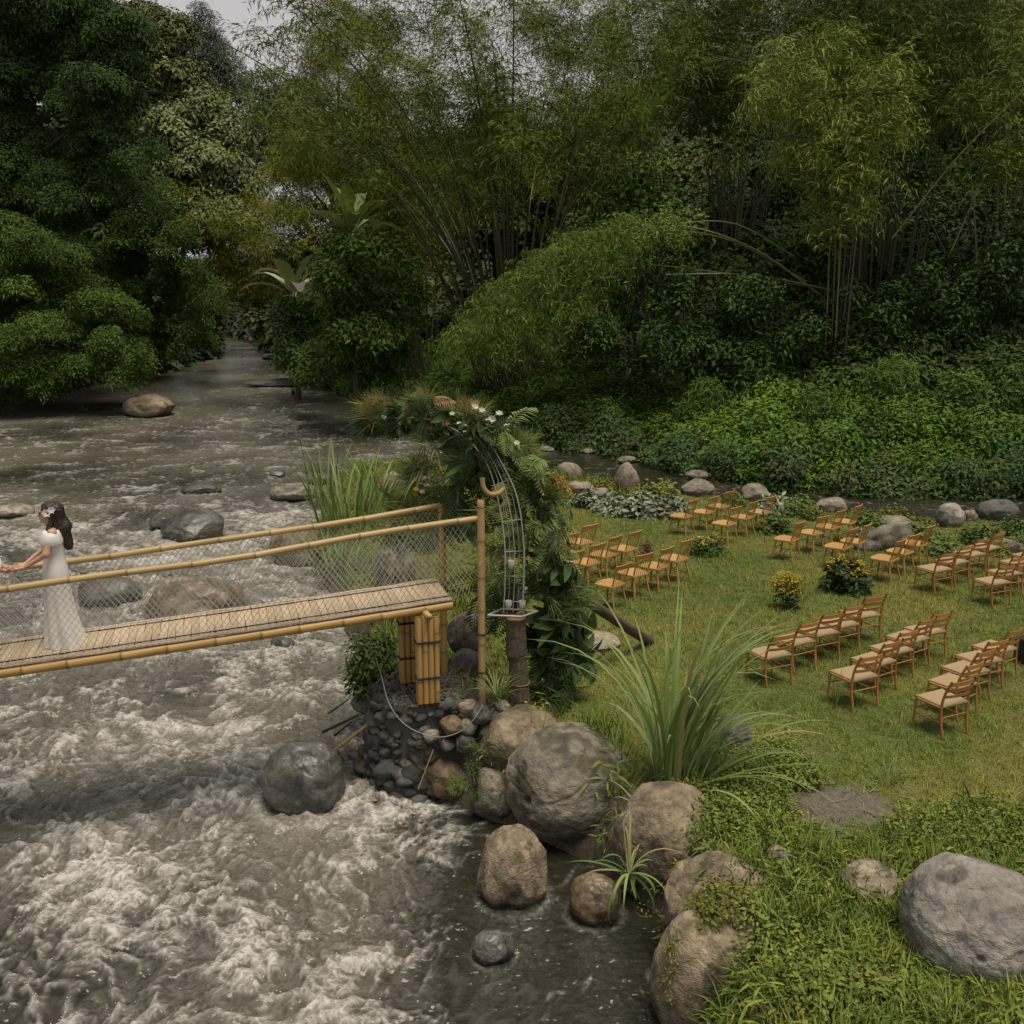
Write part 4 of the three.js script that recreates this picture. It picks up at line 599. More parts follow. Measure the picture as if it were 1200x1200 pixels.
const arch = thing('flower_arch', 'curved metal arch dressed with ferns, grasses and white and pink flowers', 'flower arch');
{
  for (let k = 0; k < 5; k++) { const off = (k - 2) * 0.058; mesh('rod', new THREE.TubeGeometry(new THREE.CatmullRomCurve3(archPts.map((p, i) => p.clone().add(V(off * (i < 4 ? 1 : 0.75), off * (i > 4 ? 0.5 : 0.1), k % 2 ? -0.07 : 0.05)))), 60, k === 0 || k === 4 ? 0.0095 : 0.006, 6), metal, arch); }
  for (const t of [0.03, 0.11, 0.2, 0.3, 0.42, 0.54]) { const p = archCurve.getPoint(t), T = archCurve.getTangent(t), n = V(T.y, -T.x, 0).normalize(); mesh('cross_bar', rod(p.clone().addScaledVector(n, -0.13), p.clone().addScaledVector(n, 0.13), 0.006, 0.006, 6), metal, arch); }
  const b = atS(600, 718, S0), fr = [[-0.3, 0.1], [0.12, 0.16], [0.32, -0.06], [-0.12, -0.16]].map(([x, z]) => V(b.x + x, b.y, b.z + z)); for (let i = 0; i < 4; i++) mesh('base_frame', rod(fr[i], fr[(i + 1) % 4], 0.014, 0.014, 6), metal, arch);
  const glass = std(0.5, 0.5, 0.48, 0.2); for (const [px, py] of [[596, 708], [612, 708], [599, 661]]) { const p = atS(px, py, S0 - 0.06), cup = thing('candle_cup', px === 599 ? 'small glass cup hung midway up the metal arch' : px < 600 ? 'glass cup on the arch base, on the bridge side' : 'glass cup on the arch base, on the fern side', 'cup', 'glass cups in the arch'); mesh('cup', new THREE.LatheGeometry([[0, 0], [0.032, 0.002], [0.042, 0.04], [0.046, 0.09], [0.042, 0.09], [0.036, 0.01], [0, 0.008]].map(q => new THREE.Vector2(...q)), 14).translate(p.x, p.y - 0.045, p.z), glass, cup); mesh('candle', new THREE.CylinderGeometry(0.025, 0.025, 0.045, 10).translate(p.x, p.y - 0.012, p.z), std(0.7, 0.68, 0.6, 0.7), cup); }
}
const fernA = thinLeafMat(0.14, 0.2, 0.038, 0.3), fernB = leafMat(0.045, 0.078, 0.025), fernC = thinLeafMat(0.2, 0.19, 0.04, 0.3), fernD = thinLeafMat(0.22, 0.26, 0.07, 0.3), fernE = leafMat(0.2, 0.125, 0.06);
const fronds = [0, 1, 2].map(k => frondGeo(13, 0.46, 0.17, 0.024, 1.3 + k * 0.4, 40 + k)), strap = [0, 1, 2].map(k => tuftGeo(9, 0.02, 0.42, 0.016, 1.6, 50 + k, 5, 0.7)), broad = [0, 1].map(k => leafClump(10, 0.09, 0.8, 0.2, 0.085, 60 + k, 0.3, 0.3, pushOvate)), fluff = [0, 1].map(k => tuftGeo(40, 0.03, 0.3, 0.009, 0.8, 66 + k, 3, 0.8));
// a bunch of foliage about p leaning along n
function bunch(parent, name, geos, mat, p, n, count, scale, spread = 0.12, wild = 0.6) {
  const gs = []; for (let i = 0; i < count; i++) { const g = geos[(rnd() * geos.length) | 0].clone(), q = turnTo(n.clone().add(V(rr(-wild, wild), rr(-wild, wild), rr(-wild, wild))).normalize(), rr(0, 6.28)), s = scale * rr(0.7, 1.25); g.applyMatrix4(new THREE.Matrix4().compose(p.clone().add(V(rr(-spread, spread), rr(-spread, spread), rr(-spread, spread))), q, V(s, s, s))); gs.push(g); }
  return mesh(name, mergeGeometries(gs), mat, parent);
}
{
  const on = (t, dx, dy, dz = 0) => archCurve.getPoint(t).add(V(dx, dy, dz));
  for (const [t, m, geo, dx, dy, n, cnt, sc, nm] of [
    [0.08, fernB, broad, 0.36, 0.05, [0.8, 0.1, 0.2], 12, 1.2, 'dark_leaves'], [0.16, fernA, fronds, 0.26, 0, [0.9, 0.2, 0.1], 7, 1.1, 'fern_bunch'], [0.24, fernA, fronds, 0.24, 0.02, [0.9, 0.3, 0.2], 8, 1.25, 'fern_bunch'], [0.30, fernB, fronds, 0.26, 0, [0.9, 0.0, 0.1], 12, 1, 'fern_bunch'], [0.34, fernA, fronds, 0.25, 0.05, [0.9, 0.5, 0.1], 7, 1.2, 'fern_bunch'], [0.41, fernA, fronds, 0.2, 0.1, [0.7, 0.7, 0.1], 7, 1.1, 'fern_bunch'], [0.47, fernD, fluff, 0.16, 0.14, [0.6, 0.8, 0.1], 12, 1, 'fern_bunch'], [0.53, fernA, fronds, 0.1, 0.12, [0.3, 0.9, 0.1], 7, 1, 'fern_bunch'],
    [0.58, fernB, fronds, -0.02, -0.08, [-0.1, -0.4, 0.6], 12, 1, 'fern_bunch'], [0.60, fernC, fluff, 0, 0.12, [0, 1, 0.1], 10, 0.9, 'olive_grass'], [0.66, fernB, broad, 0, -0.1, [-0.2, -0.3, 0.7], 12, 1, 'dark_leaves'], [0.68, fernC, fluff, 0, 0.08, [-0.2, 0.9, 0.2], 9, 0.8, 'olive_grass'], [0.74, fernE, fronds, 0, 0.05, [-0.1, 0.9, 0.2], 7, 0.75, 'dry_plume'], [0.78, fernB, fronds, 0, -0.1, [-0.3, -0.2, 0.5], 14, 1, 'fern_bunch'], [0.84, fernC, fluff, 0, 0.06, [-0.4, 0.8, 0.2], 9, 0.85, 'olive_grass'], [0.90, fernB, fluff, 0, -0.08, [-0.5, -0.3, 0.4], 16, 1.1, 'fern_bunch'], [0.97, fernC, fluff, 0, 0.05, [-0.7, 0.5, 0.2], 12, 1.05, 'olive_grass'], [1.0, fernB, fluff, -0.02, -0.1, [-0.8, -0.2, 0.2], 12, 1, 'fern_bunch'],
    [0.05, fernA, fluff, -0.22, 0.15, [-0.6, 0.4, 0.2], 6, 0.9, 'fern_bunch'], [0.12, fernD, strap, -0.22, 0.1, [-0.5, -0.2, 0.5], 5, 0.8, 'grass_spray'], [0.36, fernD, strap, -0.2, -0.15, [-0.6, 0.1, 0.4], 5, 0.8, 'grass_spray'], [0.2, fernC, fluff, 0.3, -0.1, [1, 0.1, 0.1], 5, 1.1, 'olive_grass'], [0.33, fernC, fluff, 0.3, 0.1, [0.9, 0.6, 0.2], 4, 0.9, 'olive_grass']]) bunch(arch, nm, geo, m, on(t, dx > 0.1 ? dx * 1.1 + 0.1 : dx, dy, dx > 0.1 ? -0.34 : -0.12), V(...n).normalize(), Math.round(cnt * 1.25), sc * 1.02, 0.15);
  for (const [px, py, s, m, geo, sc, nm] of [[560, 540, 0.55, fernB, broad, 1.1, 'dark_leaves'], [545, 575, 0.8, fernB, fronds, 1.1, 'fern_bunch'], [530, 540, 0.9, fernD, strap, 1, 'grass_spray'], [532, 585, 1.0, fernC, strap, 0.9, 'grass_spray'], [505, 545, 1.1, fernD, strap, 1, 'grass_spray'], [490, 560, 1.2, fernA, fluff, 1, 'fern_bunch'], [495, 590, 1.3, fernD, strap, 1, 'grass_spray'], [518, 610, 1.2, fernA, fronds, 1, 'fern_bunch'], [560, 600, 0.8, fernB, fronds, 0.9, 'fern_bunch'], [580, 690, 0.7, fernB, fronds, 1, 'fern_bunch'], [575, 650, 0.6, fernD, strap, 0.9, 'grass_spray'], [470, 590, 1.5, fernA, fluff, 0.9, 'fern_bunch']]) bunch(arch, nm, geo, m, atS(px, py, S0 + s), V(-0.1, 0.1, 0.5).normalize(), 16, sc * 1.1, 0.18);
  for (const t of [0.1, 0.18, 0.26, 0.34, 0.42, 0.5, 0.56]) { bunch(arch, 'fern_bunch', fronds, fernB, on(t, 0.1, 0.02, -0.36), V(0.7, 0.3, 0.1).normalize(), 9, 0.95, 0.14); bunch(arch, 'fern_bunch', fluff, fernA, on(t, 0.3, 0.02, -0.3), V(0.9, 0.3, 0.1).normalize(), 6, 0.95, 0.12); }
  for (const t of [0.64, 0.72, 0.8, 0.88]) bunch(arch, 'dark_leaves', broad, fernB, on(t, 0, -0.04, 0.02), V(-0.2, 0.5, 0.5).normalize(), 10, 0.9, 0.14);
  // lower skirt round the logs
  for (const [px, py, s, m, geo, sc, nm] of [[652, 735, 0.5, fernB, broad, 1.5, 'dark_leaves'], [662, 765, 0.5, fernB, broad, 1.4, 'dark_leaves'], [650, 795, 0.5, fernB, fronds, 1.3, 'fern_bunch'], [645, 770, 0.55, fernB, fronds, 1.2, 'fern_bunch'], [656, 700, 0.4, fernA, fluff, 1.2, 'fern_bunch'], [648, 820, 0.2, fernB, strap, 1, 'grass_spray']]) bunch(arch, nm, geo, m, atS(px, py, S0 + s), V(0.5, 0.1, 0.4).normalize(), 22, sc, 0.24);
  const petal = (n, l, w, cup) => { const P = [], I = []; for (let i = 0; i < n; i++) { const a = i / n * 6.283, d = V(Math.cos(a), cup * (i % 2 ? 1 : 0.5), Math.sin(a)).normalize(), ww = UPV.clone().cross(d).normalize(); pushLeaf(P, I, V(0, 0, 0), d, ww, UPV, l, w, -0.1); } return geoOf(P, I); };
  const bloom = petal(10, 0.056, 0.042, 0.7), white = std(0.45, 0.44, 0.38, 0.7, { side: THREE.DoubleSide }), pink = std(0.45, 0.17, 0.16, 0.75, { side: THREE.DoubleSide }), yel = std(0.55, 0.36, 0.04, 0.7, { side: THREE.DoubleSide });
  for (const [px, py, s, m, sc] of [[556, 478, 0.4, white, 1], [585, 486, 0.3, white, 1], [530, 486, 0.6, white, 0.8], [606, 520, 0.2, white, 0.8], [512, 492, 0.85, pink, 0.9], [470, 497, 1.2, pink, 0.8], [450, 490, 1.4, white, 0.8], [565, 482, 0.35, white, 0.9], [577, 492, 0.3, white, 1.1], [594, 500, 0.25, white, 0.9], [545, 500, 0.4, white, 0.7], [538, 497, 0.42, white, 0.7], [545, 507, 0.35, white, 0.6], [572, 494, 0.25, white, 0.9], [503, 501, 0.9, pink, 1.1], [498, 505, 0.92, pink, 1], [508, 507, 0.88, pink, 1], [498, 562, 1.0, white, 1.1], [492, 568, 1.02, white, 0.9], [500, 570, 0.98, white, 0.9], [495, 577, 1.0, white, 0.9], [515, 562, 0.95, white, 1], [488, 575, 1.02, yel, 1], [487, 581, 1.02, yel, 0.9], [512, 555, 0.97, yel, 0.8]]) { const f = mesh('flower', bloom, m, arch); f.position.copy(atS(px, py, S0 + s - 0.12)); f.scale.setScalar(sc); f.rotation.set(rr(0.2, 1), rr(0, 6), rr(-0.4, 0.4)); }
}
{ // driftwood brace, ropes, sticks
  const a = atS(636, 672, S0 + 0.3), b0 = onLevel(762, 752, 0.04), lg = mesh('leaning_log', logGeo(b0, a, 0.085, 0.07, 4, 12, 14), bark, scene); tag(lg, 'dark mossy log leaning from the flower arch down to the lawn', 'log');
  const horn = mesh('curved_wood', new THREE.TubeGeometry(new THREE.CatmullRomCurve3([atS(565, 560, S0 - 0.1), atS(567, 572, S0 - 0.1), atS(574, 579, S0 - 0.08), atS(584, 578, S0 - 0.05), atS(590, 573, S0)]), 20, 0.03, 7), std(0.3, 0.19, 0.1, 0.8), scene); tag(horn, 'curved piece of pale driftwood tied to the bamboo post top', 'driftwood');
  const hose = mesh('cable', new THREE.TubeGeometry(new THREE.CatmullRomCurve3([atS(440, 770, 11.3), atS(447, 792, 11.4), atS(455, 822, 11.3), atS(470, 845, 11.1), atS(490, 858, 11.0), atS(515, 864, 11.0), atS(540, 857, 11.05), atS(556, 842, 11.1), atS(566, 826, 11.2)]), 50, 0.0065, 6), std(0.17, 0.18, 0.185, 0.5), scene); tag(hose, 'pale grey hose looped round the foot of the cobble pier', 'hose');
  const st = mesh('bamboo_stick', bambooGeo([atS(384, 885, 11.6), atS(410, 865, 11.7), atS(436, 845, 11.8)], 0.022, { every: 0.3, seg: 8, tone: [0.26, 0.19, 0.07] }), bambooMat, scene); tag(st, 'loose bamboo stick lying on the shore beside the dark boulder', 'stick');
  const dw = thing('driftwood', 'grey driftwood branches caught between the shore stones', 'driftwood'); for (const [x0, y0, x1, y1, r] of [[378, 858, 420, 838, 0.022], [385, 836, 408, 820, 0.014], [392, 862, 412, 846, 0.016], [396, 880, 402, 910, 0.014], [418, 890, 428, 915, 0.016], [408, 885, 430, 900, 0.02], [400, 900, 440, 885, 0.018]]) mesh('branch', logGeo(atS(x0, y0, 12.4), atS(x1, y1, 12.1), r, r * 0.6, x0, 7, 5), std(0.06, 0.05, 0.04, 0.9), dw);
  for (const [x0, y0, x1, y1, l] of [[508, 878, 490, 925, 'thin pale root hanging from the pier stones to the water'], [730, 960, 736, 1022, 'thin dry stalk hanging down the bank above the grass tuft']]) tag(mesh('hanging_stalk', logGeo(atS(x1, y1, x0 > 600 ? 8.75 : 10.6), atS(x0, y0, x0 > 600 ? 9.0 : 10.8), 0.008, 0.006, x0, 6, 4), std(0.25, 0.19, 0.11, 0.9), scene), l, 'stalk');
}
// ------------------------------------------------------------------ big grasses
const bladeMats = [thinLeafMat(0.15, 0.235, 0.04, 0.35, 0.7), thinLeafMat(0.19, 0.27, 0.055, 0.35, 0.7), thinLeafMat(0.24, 0.29, 0.1, 0.35, 0.7), thinLeafMat(0.10, 0.17, 0.035, 0.35, 0.7), thinLeafMat(0.3, 0.24, 0.1, 0.3, 0.85)];
function bigGrass(label, foot, n, len, wid, lean, bend, o = {}) {
  const g = thing(o.name || 'grass_clump', label, 'grass clump'); g.position.copy(foot);
  for (let i = 0; i < n; i++) { const P = [], I = [], a = rr(0, 6.283), q = Math.sqrt(rnd()) * (o.r || 0.2), yaw = o.dir !== undefined && rnd() < (o.bias || 0.5) ? o.dir + rr(-0.6, 0.6) : a + rr(-0.7, 0.7); blade(P, I, V(Math.cos(a) * q, -0.03, Math.sin(a) * q), yaw, len * rr(0.55, 1.1), wid * rr(0.7, 1.3), bend * rr(0.3, 1.4), 9, lean * rr(0.1, 1.6), rr(-0.5, 0.5)); mesh('leaf', geoOf(P, I), bladeMats[rnd() < (o.dry || 0.06) ? 4 : (rnd() * 4) | 0], g); }
  return g;
}
{
  const f = atS(785, 930, 10.15); f.y = G(f.x, f.z);
  bigGrass('tall clump of broad arching grass on the bank above the boulders', f, 72, 2.45, 0.058, 0.15, 1.45, { r: 0.24, dir: 0.0, bias: 0.5 });
  const f2 = f.clone().add(V(0.16, 0, 0.02)); bigGrass('low sheaf of pale grass arching out from the tall clump over the lawn', f2, 40, 1.75, 0.05, 0.65, 1.6, { r: 0.2, dir: -0.1, bias: 0.85, dry: 0.02 });
  const r1 = onLevel(408, 622, 0); r1.y = G(r1.x, r1.z); bigGrass('tall reed clump on the bank upstream of the bridge', r1, 50, 2.3, 0.06, 0.22, 0.7, { r: 0.7 });
  const r2 = onLevel(440, 600, 0); r2.y = G(r2.x, r2.z); bigGrass('paler reed clump between the tall reeds and the flower arch', r2, 42, 2.1, 0.05, 0.3, 1.3, { r: 0.5, dir: 0.2 });
  const r3 = onLevel(395, 668, -0.05); r3.y = G(r3.x, r3.z); bigGrass('reed clump under the far handrail of the bridge', r3, 60, 1.2, 0.045, 0.4, 1.2, { r: 0.5 });
  const r4 = onLevel(385, 575, -0.05); r4.y = G(r4.x, r4.z); bigGrass('reed clump at the water edge behind the tall reeds', r4, 32, 2.2, 0.06, 0.2, 0.6, { r: 0.6 });
  const h = atS(737, 1020, 8.75); const hg = bigGrass('tuft of long grass hanging down the bank to the water', h, 22, 0.75, 0.035, 1.3, 3.0, { r: 0.03, name: 'hanging_grass' });
  const h2 = atS(752, 945, 9.6); bigGrass('flattened grass leaves lying over the boulder below the tall clump', h2, 16, 0.5, 0.03, 1.4, 1.2, { r: 0.06, name: 'hanging_grass' });
  const h3 = atS(582, 812, 11.4); bigGrass('spiky tuft of yellow green grass at the foot of the log post', h3, 70, 0.42, 0.016, 0.7, 1.4, { r: 0.08 });
  const h4 = onLevel(978, 832, 0); h4.y = G(h4.x, h4.z); bigGrass('single upright seedling of grass on the lawn before the brown chairs', h4, 6, 0.6, 0.02, 0.12, 0.7, { r: 0.02 });
  const h5 = onLevel(1040, 915, 0); h5.y = G(h5.x, h5.z); bigGrass('low tuft of fine arching grass at the lawn edge', h5, 60, 0.42, 0.008, 0.9, 1.4, { r: 0.1 });
}
// ------------------------------------------------------------------ lawn grass and weeds
const bareAt = (x, s) => Math.hypot((x - BARE.x) / 0.75, (s + BARE.z) / 0.5) + 1.1 * fbm(x * 1.7, s * 1.7, 3) < 0.9;
{ const tw = thing('dry_twigs', 'dry straw and twigs lying on the bare gravelly patch of bank', 'twigs'); for (let i = 0; i < 26; i++) { const x = BARE.x + rr(-0.75, 0.75), z = BARE.z + rr(-0.5, 0.5), a = rr(0, 6.28), l = rr(0.08, 0.28), y = G(x, z) + 0.015; mesh('twig', rod(V(x, y, z), V(x + Math.cos(a) * l, y + rr(0, 0.06), z + Math.sin(a) * l), 0.005, 0.003, 5), std(0.28, 0.22, 0.13, 0.9), tw); } }
const spin = () => new THREE.Quaternion().setFromAxisAngle(UPV, rr(0, 6.283));
{
  const lawnMat = leafMat(1, 1, 1, 0.2, 0.9), t1 = tuftGeo(16, 0.09, 0.055, 0.006, 1.2, 71, 2, 0.9), t2 = tuftGeo(14, 0.1, 0.085, 0.007, 1.4, 72, 2, 0.9), L1 = [], L2 = [];
  for (let i = 0; i < 90000 && L1.length + L2.length < 46000; i++) {
    const s = 5.2 + 29 * Math.pow(rnd(), 1.5), hw = 0.62 * s + 1.5, x = rr(-6, Math.min(hw, 17)); const sh = shore(x, s); if (sh.side !== 2 || sh.d < 0.35) continue;
    const patch = fbm(x * 1.7, s * 1.7, 3); if (patch > 0.28 && s < 11 && rnd() < 0.8) continue; if (bareAt(x, s) && rnd() < 0.93) continue;
    const dry = smooth(-0.15, 0.45, fbm(x * 0.35 + 5, s * 0.35, 4) + 0.5 * fbm(x * 1.4, s * 1.4 + 7, 2) + 0.12 + rr(-0.25, 0.25)), k = rr(0.65, 1.4);
    (rnd() < 0.6 ? L1 : L2).push([V(x, groundY(x, s) - 0.004, -s), spin(), rr(0.7, 1.3) * (s > 14 ? 1.15 : 1), [mix(0.12, 0.21, dry) * k, mix(0.165, 0.205, dry) * k, mix(0.028, 0.045, dry) * k]]);
  }
  tag(copies('lawn_grass', t1, lawnMat, L1, scene), 'short green and yellow lawn grass under the chairs', 'grass'); tag(copies('long_lawn_grass', t2, lawnMat, L2, scene), 'slightly longer tufts scattered through the lawn', 'grass');
  // leafy weeds over the near corner and along the bank
  const w1 = leafClump(34, 0.13, 0.9, 0.085, 0.015, 81, 0.3, 0.25, pushOvate), w2 = leafClump(54, 0.12, 1, 0.033, 0.016, 82, 0.5, 0.2, pushOvate), w3 = tuftGeo(18, 0.08, 0.24, 0.012, 1.3, 83, 4, 0.5), A = [], Bq = [], Cq = [];
  const weed = (x, s, sc, kind) => { if (bareAt(x, s) && rnd() < 0.95) return; const k = rr(0.75, 1.3), y = rr(0, 1); (kind === 0 ? A : kind === 1 ? Bq : Cq).push([V(x, groundY(x, s) + 0.07 * sc * (kind === 2 ? 0 : 1), -s), turnTo(V(rr(-0.3, 0.3), 1, rr(-0.3, 0.3)).normalize(), rr(0, 6.28)), sc, [mix(0.10, 0.2, y * y) * k, mix(0.15, 0.2, y * y) * k, mix(0.028, 0.038, y) * k]]); };
  for (let i = 0; i < 9000; i++) { const s = rr(4.5, 10.6), x = rr(1.1, 7.5), edge = fbm(x * 0.8, s * 0.8, 3), lim = 9.0 + 0.25 * (x - 3) + edge * 1.2; if (s > lim || shore(x, s).d < 0.1) continue; if (fbm(x * 1.7, s * 1.7, 3) > 0.2 && s > 7.6 && rnd() < 0.75) continue; const f = fbm(x * 1.1 + 8, s * 1.1, 3); weed(x, s, rr(0.8, 1.5) * (1.1 + f), f > 0.22 ? 1 : rnd() < 0.35 ? 2 : 0); }
  for (let i = 0; i < 2600; i++) { const [x, s] = [rr(-5.5, 3.2), rr(7, 33)], d = shore(x, s); if (d.side !== 2 || d.d < -0.05 || d.d > 1.1 + (s > 13 ? 1.6 * rnd() : 0)) continue; weed(x, s, rr(1, 2.1), rnd() < 0.5 ? 2 : rnd() < 0.5 ? 1 : 0); }
  for (let i = 0; i < 500; i++) { const p = onLevel(rr(780, 930), rr(880, 985), 0.02); weed(p.x, -p.z, rr(0.9, 1.6), 1); }
  for (const [cx, cs, n, R] of [[4.6, 9.2, 200, 0.6], [3.2, 10.3, 60, 0.25]]) for (let i = 0; i < n; i++) weed(cx + rr(-R, R), cs + rr(-R, R) * 0.7, rr(1, 1.8), 1);
  const wm = leafMat(1, 1, 1, 0.28, 0.85);
  tag(copies('lanceolate_weeds', w1, wm, A, scene), 'bright green narrow-leaved weeds covering the near corner of the bank', 'weeds'); tag(copies('round_leaf_weeds', w2, wm, Bq, scene), 'low round-leaved weeds between boulders and lawn', 'weeds'); tag(copies('grassy_weeds', w3, wm, Cq, scene), 'taller rough grass along the riverbank', 'weeds');
}
// ------------------------------------------------------------------ small shrubs and border plants, each one a plant
const smallLeaf = [leafClump(30, 0.2, 0.8, 0.1, 0.05, 91, 0.5, 0.2, pushOvate), leafClump(24, 0.2, 0.8, 0.13, 0.06, 92, 0.5, 0.2, pushOvate), leafClump(30, 0.18, 0.9, 0.16, 0.03, 93, 0.3)], plantMat = leafMat(1, 1, 1, 0.25, 0.8);
function shrub(label, px, py, w, h, at, tint, o = {}) {          // foot at the bottom of its box
  const f = at.s ? atS(px, py + h / 2, at.s) : onLevel(px, py + h / 2, at.y || 0), k = ppm(f), R = w / k / 2, H = h / k, g = thing(o.name || 'shrub', label, o.category || 'shrub', o.group); g.position.copy(f);
  const n = Math.round((o.n || 26) * clamp(R / 0.4, 0.6, 4)), gs = [], mats = [];
  const list = []; for (let i = 0; i < n; i++) { const a = rr(0, 6.283), q = Math.sqrt(rnd()), y = rr(0.1, 1) * (1 - 0.35 * q * q), kk = rr(0.65, 1.3); list.push([V(Math.cos(a) * q * R * 0.85, y * H * 0.85, Math.sin(a) * q * R * 0.8), turnTo(V(Math.cos(a) * q * 0.7 + rr(-0.3, 0.3), 0.8, Math.sin(a) * q * 0.7 + rr(-0.3, 0.3)).normalize(), rr(0, 6)), (o.size || 1) * rr(0.7, 1.25) * clamp(R / 0.45, 0.45, 1.6), tint.map(t => t * kk)]); }
  copies('foliage', smallLeaf[o.leaf || 0], plantMat, list, g);
  const st = []; for (let i = 0; i < 5; i++) st.push(rod(V(rr(-0.05, 0.05), -0.04, rr(-0.05, 0.05)), V(rr(-0.5, 0.5) * R, H * 0.6, rr(-0.5, 0.5) * R), 0.012, 0.006, 5)); mesh('stem', mergeGeometries(st), std(0.07, 0.05, 0.03, 0.9), g);
  if (o.flowers) { const fl = []; for (let i = 0; i < o.flowers; i++) { const a = rr(0, 6.283), q = Math.sqrt(rnd()); fl.push([V(Math.cos(a) * q * R * 0.85, H * rr(0.55, 1.05) * (1 - 0.2 * q), Math.sin(a) * q * R * 0.8), turnTo(V(rr(-0.5, 0.5), 1, rr(-0.5, 0.5)).normalize(), rr(0, 6)), (o.fsize || 1) * rr(0.7, 1.3), o.ftint]); } copies('flowers', flowerGeo, plantMat, fl, g); }
  return g;
}
const flowerGeo = leafClump(16, 0.05, 1.2, 0.05, 0.03, 95, 0.2, 0), DG = [0.03, 0.052, 0.02], MG = [0.06, 0.095, 0.024], LG = [0.10, 0.14, 0.035], YG = [0.15, 0.16, 0.035], VAR = [0.2, 0.23, 0.15], OR = [0.34, 0.19, 0.03];
shrub('goldenrod-like plant with a yellow crown alone on the lawn', 921, 690, 34, 46, { y: 0 }, DG, { flowers: 130, ftint: [0.3, 0.24, 0.035], size: 0.9, name: 'flower_plant', fsize: 0.9 });
shrub('dark bush with yellow flowers beside the yellow chairs', 992, 671, 54, 42, { y: 0 }, DG, { flowers: 40, ftint: [0.34, 0.26, 0.03], n: 44, leaf: 1, name: 'flower_plant' });
shrub('small dark bush with a few yellow flowers by the stream-side chairs', 827, 636, 42, 26, { y: 0 }, MG, { flowers: 14, ftint: [0.42, 0.32, 0.05], n: 40, name: 'flower_plant' });
shrub('small dry brown plant among the chairs near the arch', 757, 641, 15, 22, { y: 0 }, [0.08, 0.045, 0.025], { n: 30, name: 'flower_plant' });
shrub('leafy bush on the bank under the bridge beside the pillars', 437, 768, 66, 92, { s: 13.2 }, MG, { n: 90, leaf: 0 });
shrub('feathery bush with a rusty crown behind the bridge post', 480, 615, 60, 50, { s: 17 }, LG, { n: 60, leaf: 2, flowers: 20, ftint: [0.3, 0.12, 0.05] });
shrub('orange-leaved plant beside the tan boulder at the lawn edge', 643, 565, 44, 26, { y: 0 }, OR, { n: 50, leaf: 2, name: 'border_plant', category: 'plant', group: 'border plants' });
shrub('dark leafy plant under the orange-leaved plant', 650, 580, 40, 18, { y: 0 }, MG, { n: 40, name: 'border_plant', category: 'plant', group: 'border plants' });
const bord = [[690, 584, 40, 20, VAR, 'white-edged plant below the flat tan stone'], [722, 590, 46, 24, VAR, 'white-edged plant in front of the upright boulder'], [752, 590, 50, 28, VAR, 'white-edged plant beside the upright boulder'], [785, 592, 44, 26, VAR, 'white-edged plant behind the first stream-side chairs'], [770, 574, 50, 14, YG, 'yellow green plant along the water behind the white-edged plants'], [712, 568, 28, 14, YG, 'yellow green plant left of the upright boulder'], [740, 578, 30, 12, YG, 'yellow green plant at the foot of the upright boulder'], [860, 585, 30, 18, LG, 'light green plant between two stream-side rows'], [905, 590, 44, 22, VAR, 'white-edged plant past the blue grey boulder'], [935, 592, 44, 22, LG, 'light green plant before the dark grey boulder'], [905, 612, 40, 24, MG, 'mid green plant at the end of the stream-side chairs'], [955, 600, 30, 18, YG, 'yellow green plant by the dark grey boulder'], [1015, 606, 40, 20, LG, 'light green plant behind the pair of chairs'], [1050, 602, 40, 16, YG, 'yellow green plant at the water before the leafy bank'], [1080, 620, 40, 24, LG, 'light green plant past the slanting slab'], [1062, 640, 24, 18, MG, 'mid green plant at the end of the slab'], [1105, 640, 44, 20, LG, 'light green plant below the egg-shaped boulder'], [1145, 626, 44, 22, MG, 'mid green plant between the egg boulder and dark boulder'], [1165, 640, 40, 18, YG, 'yellow green plant beside the flat brown stone'], [1185, 615, 40, 26, MG, 'mid green plant covering the dark boulder by the stream'], [610, 566, 30, 22, LG, 'light green plant behind the flower arch'], [1195, 630, 30, 20, LG, 'light green plant at the lawn corner by the stream'], [1010, 625, 30, 18, VAR, 'white-edged plant under the slanting slab']];
for (const [px, py, w, h, t, l] of bord) shrub(l, px, py, w, h, { y: 0 }, t, { n: 34, leaf: t === VAR ? 1 : 0, name: 'border_plant', category: 'plant', group: 'border plants' });
shrub('creeping plant spilling over the upper boulder of the overgrown pair', 846, 1048, 90, 40, { s: 7.75 }, YG, { n: 60, size: 0.55, name: 'creeper', category: 'plant' });
shrub('trailing yellow green creeper on the river side of the overgrown boulders', 786, 1120, 26, 120, { s: 7.55 }, YG, { n: 70, size: 0.55, name: 'creeper', category: 'plant' });
shrub('small vine creeping down between the bank stones', 556, 890, 24, 90, { s: 10.7 }, MG, { n: 60, size: 0.5, name: 'creeper', category: 'plant' });
shrub('bright fern patch on the rust brown stone', 536, 915, 28, 16, { s: 10.4 }, LG, { n: 40, size: 0.5, leaf: 2, name: 'creeper', category: 'plant' });
shrub('leafy patch of weeds at the foot of the arch on the bank', 690, 845, 50, 22, { y: 0.1 }, LG, { n: 50, size: 0.6, name: 'creeper', category: 'plant' });
shrub('plant rooted in the pale boulder pit', 1168, 1085, 16, 30, { s: 7.3 }, YG, { n: 20, size: 0.45, name: 'creeper', category: 'plant' });

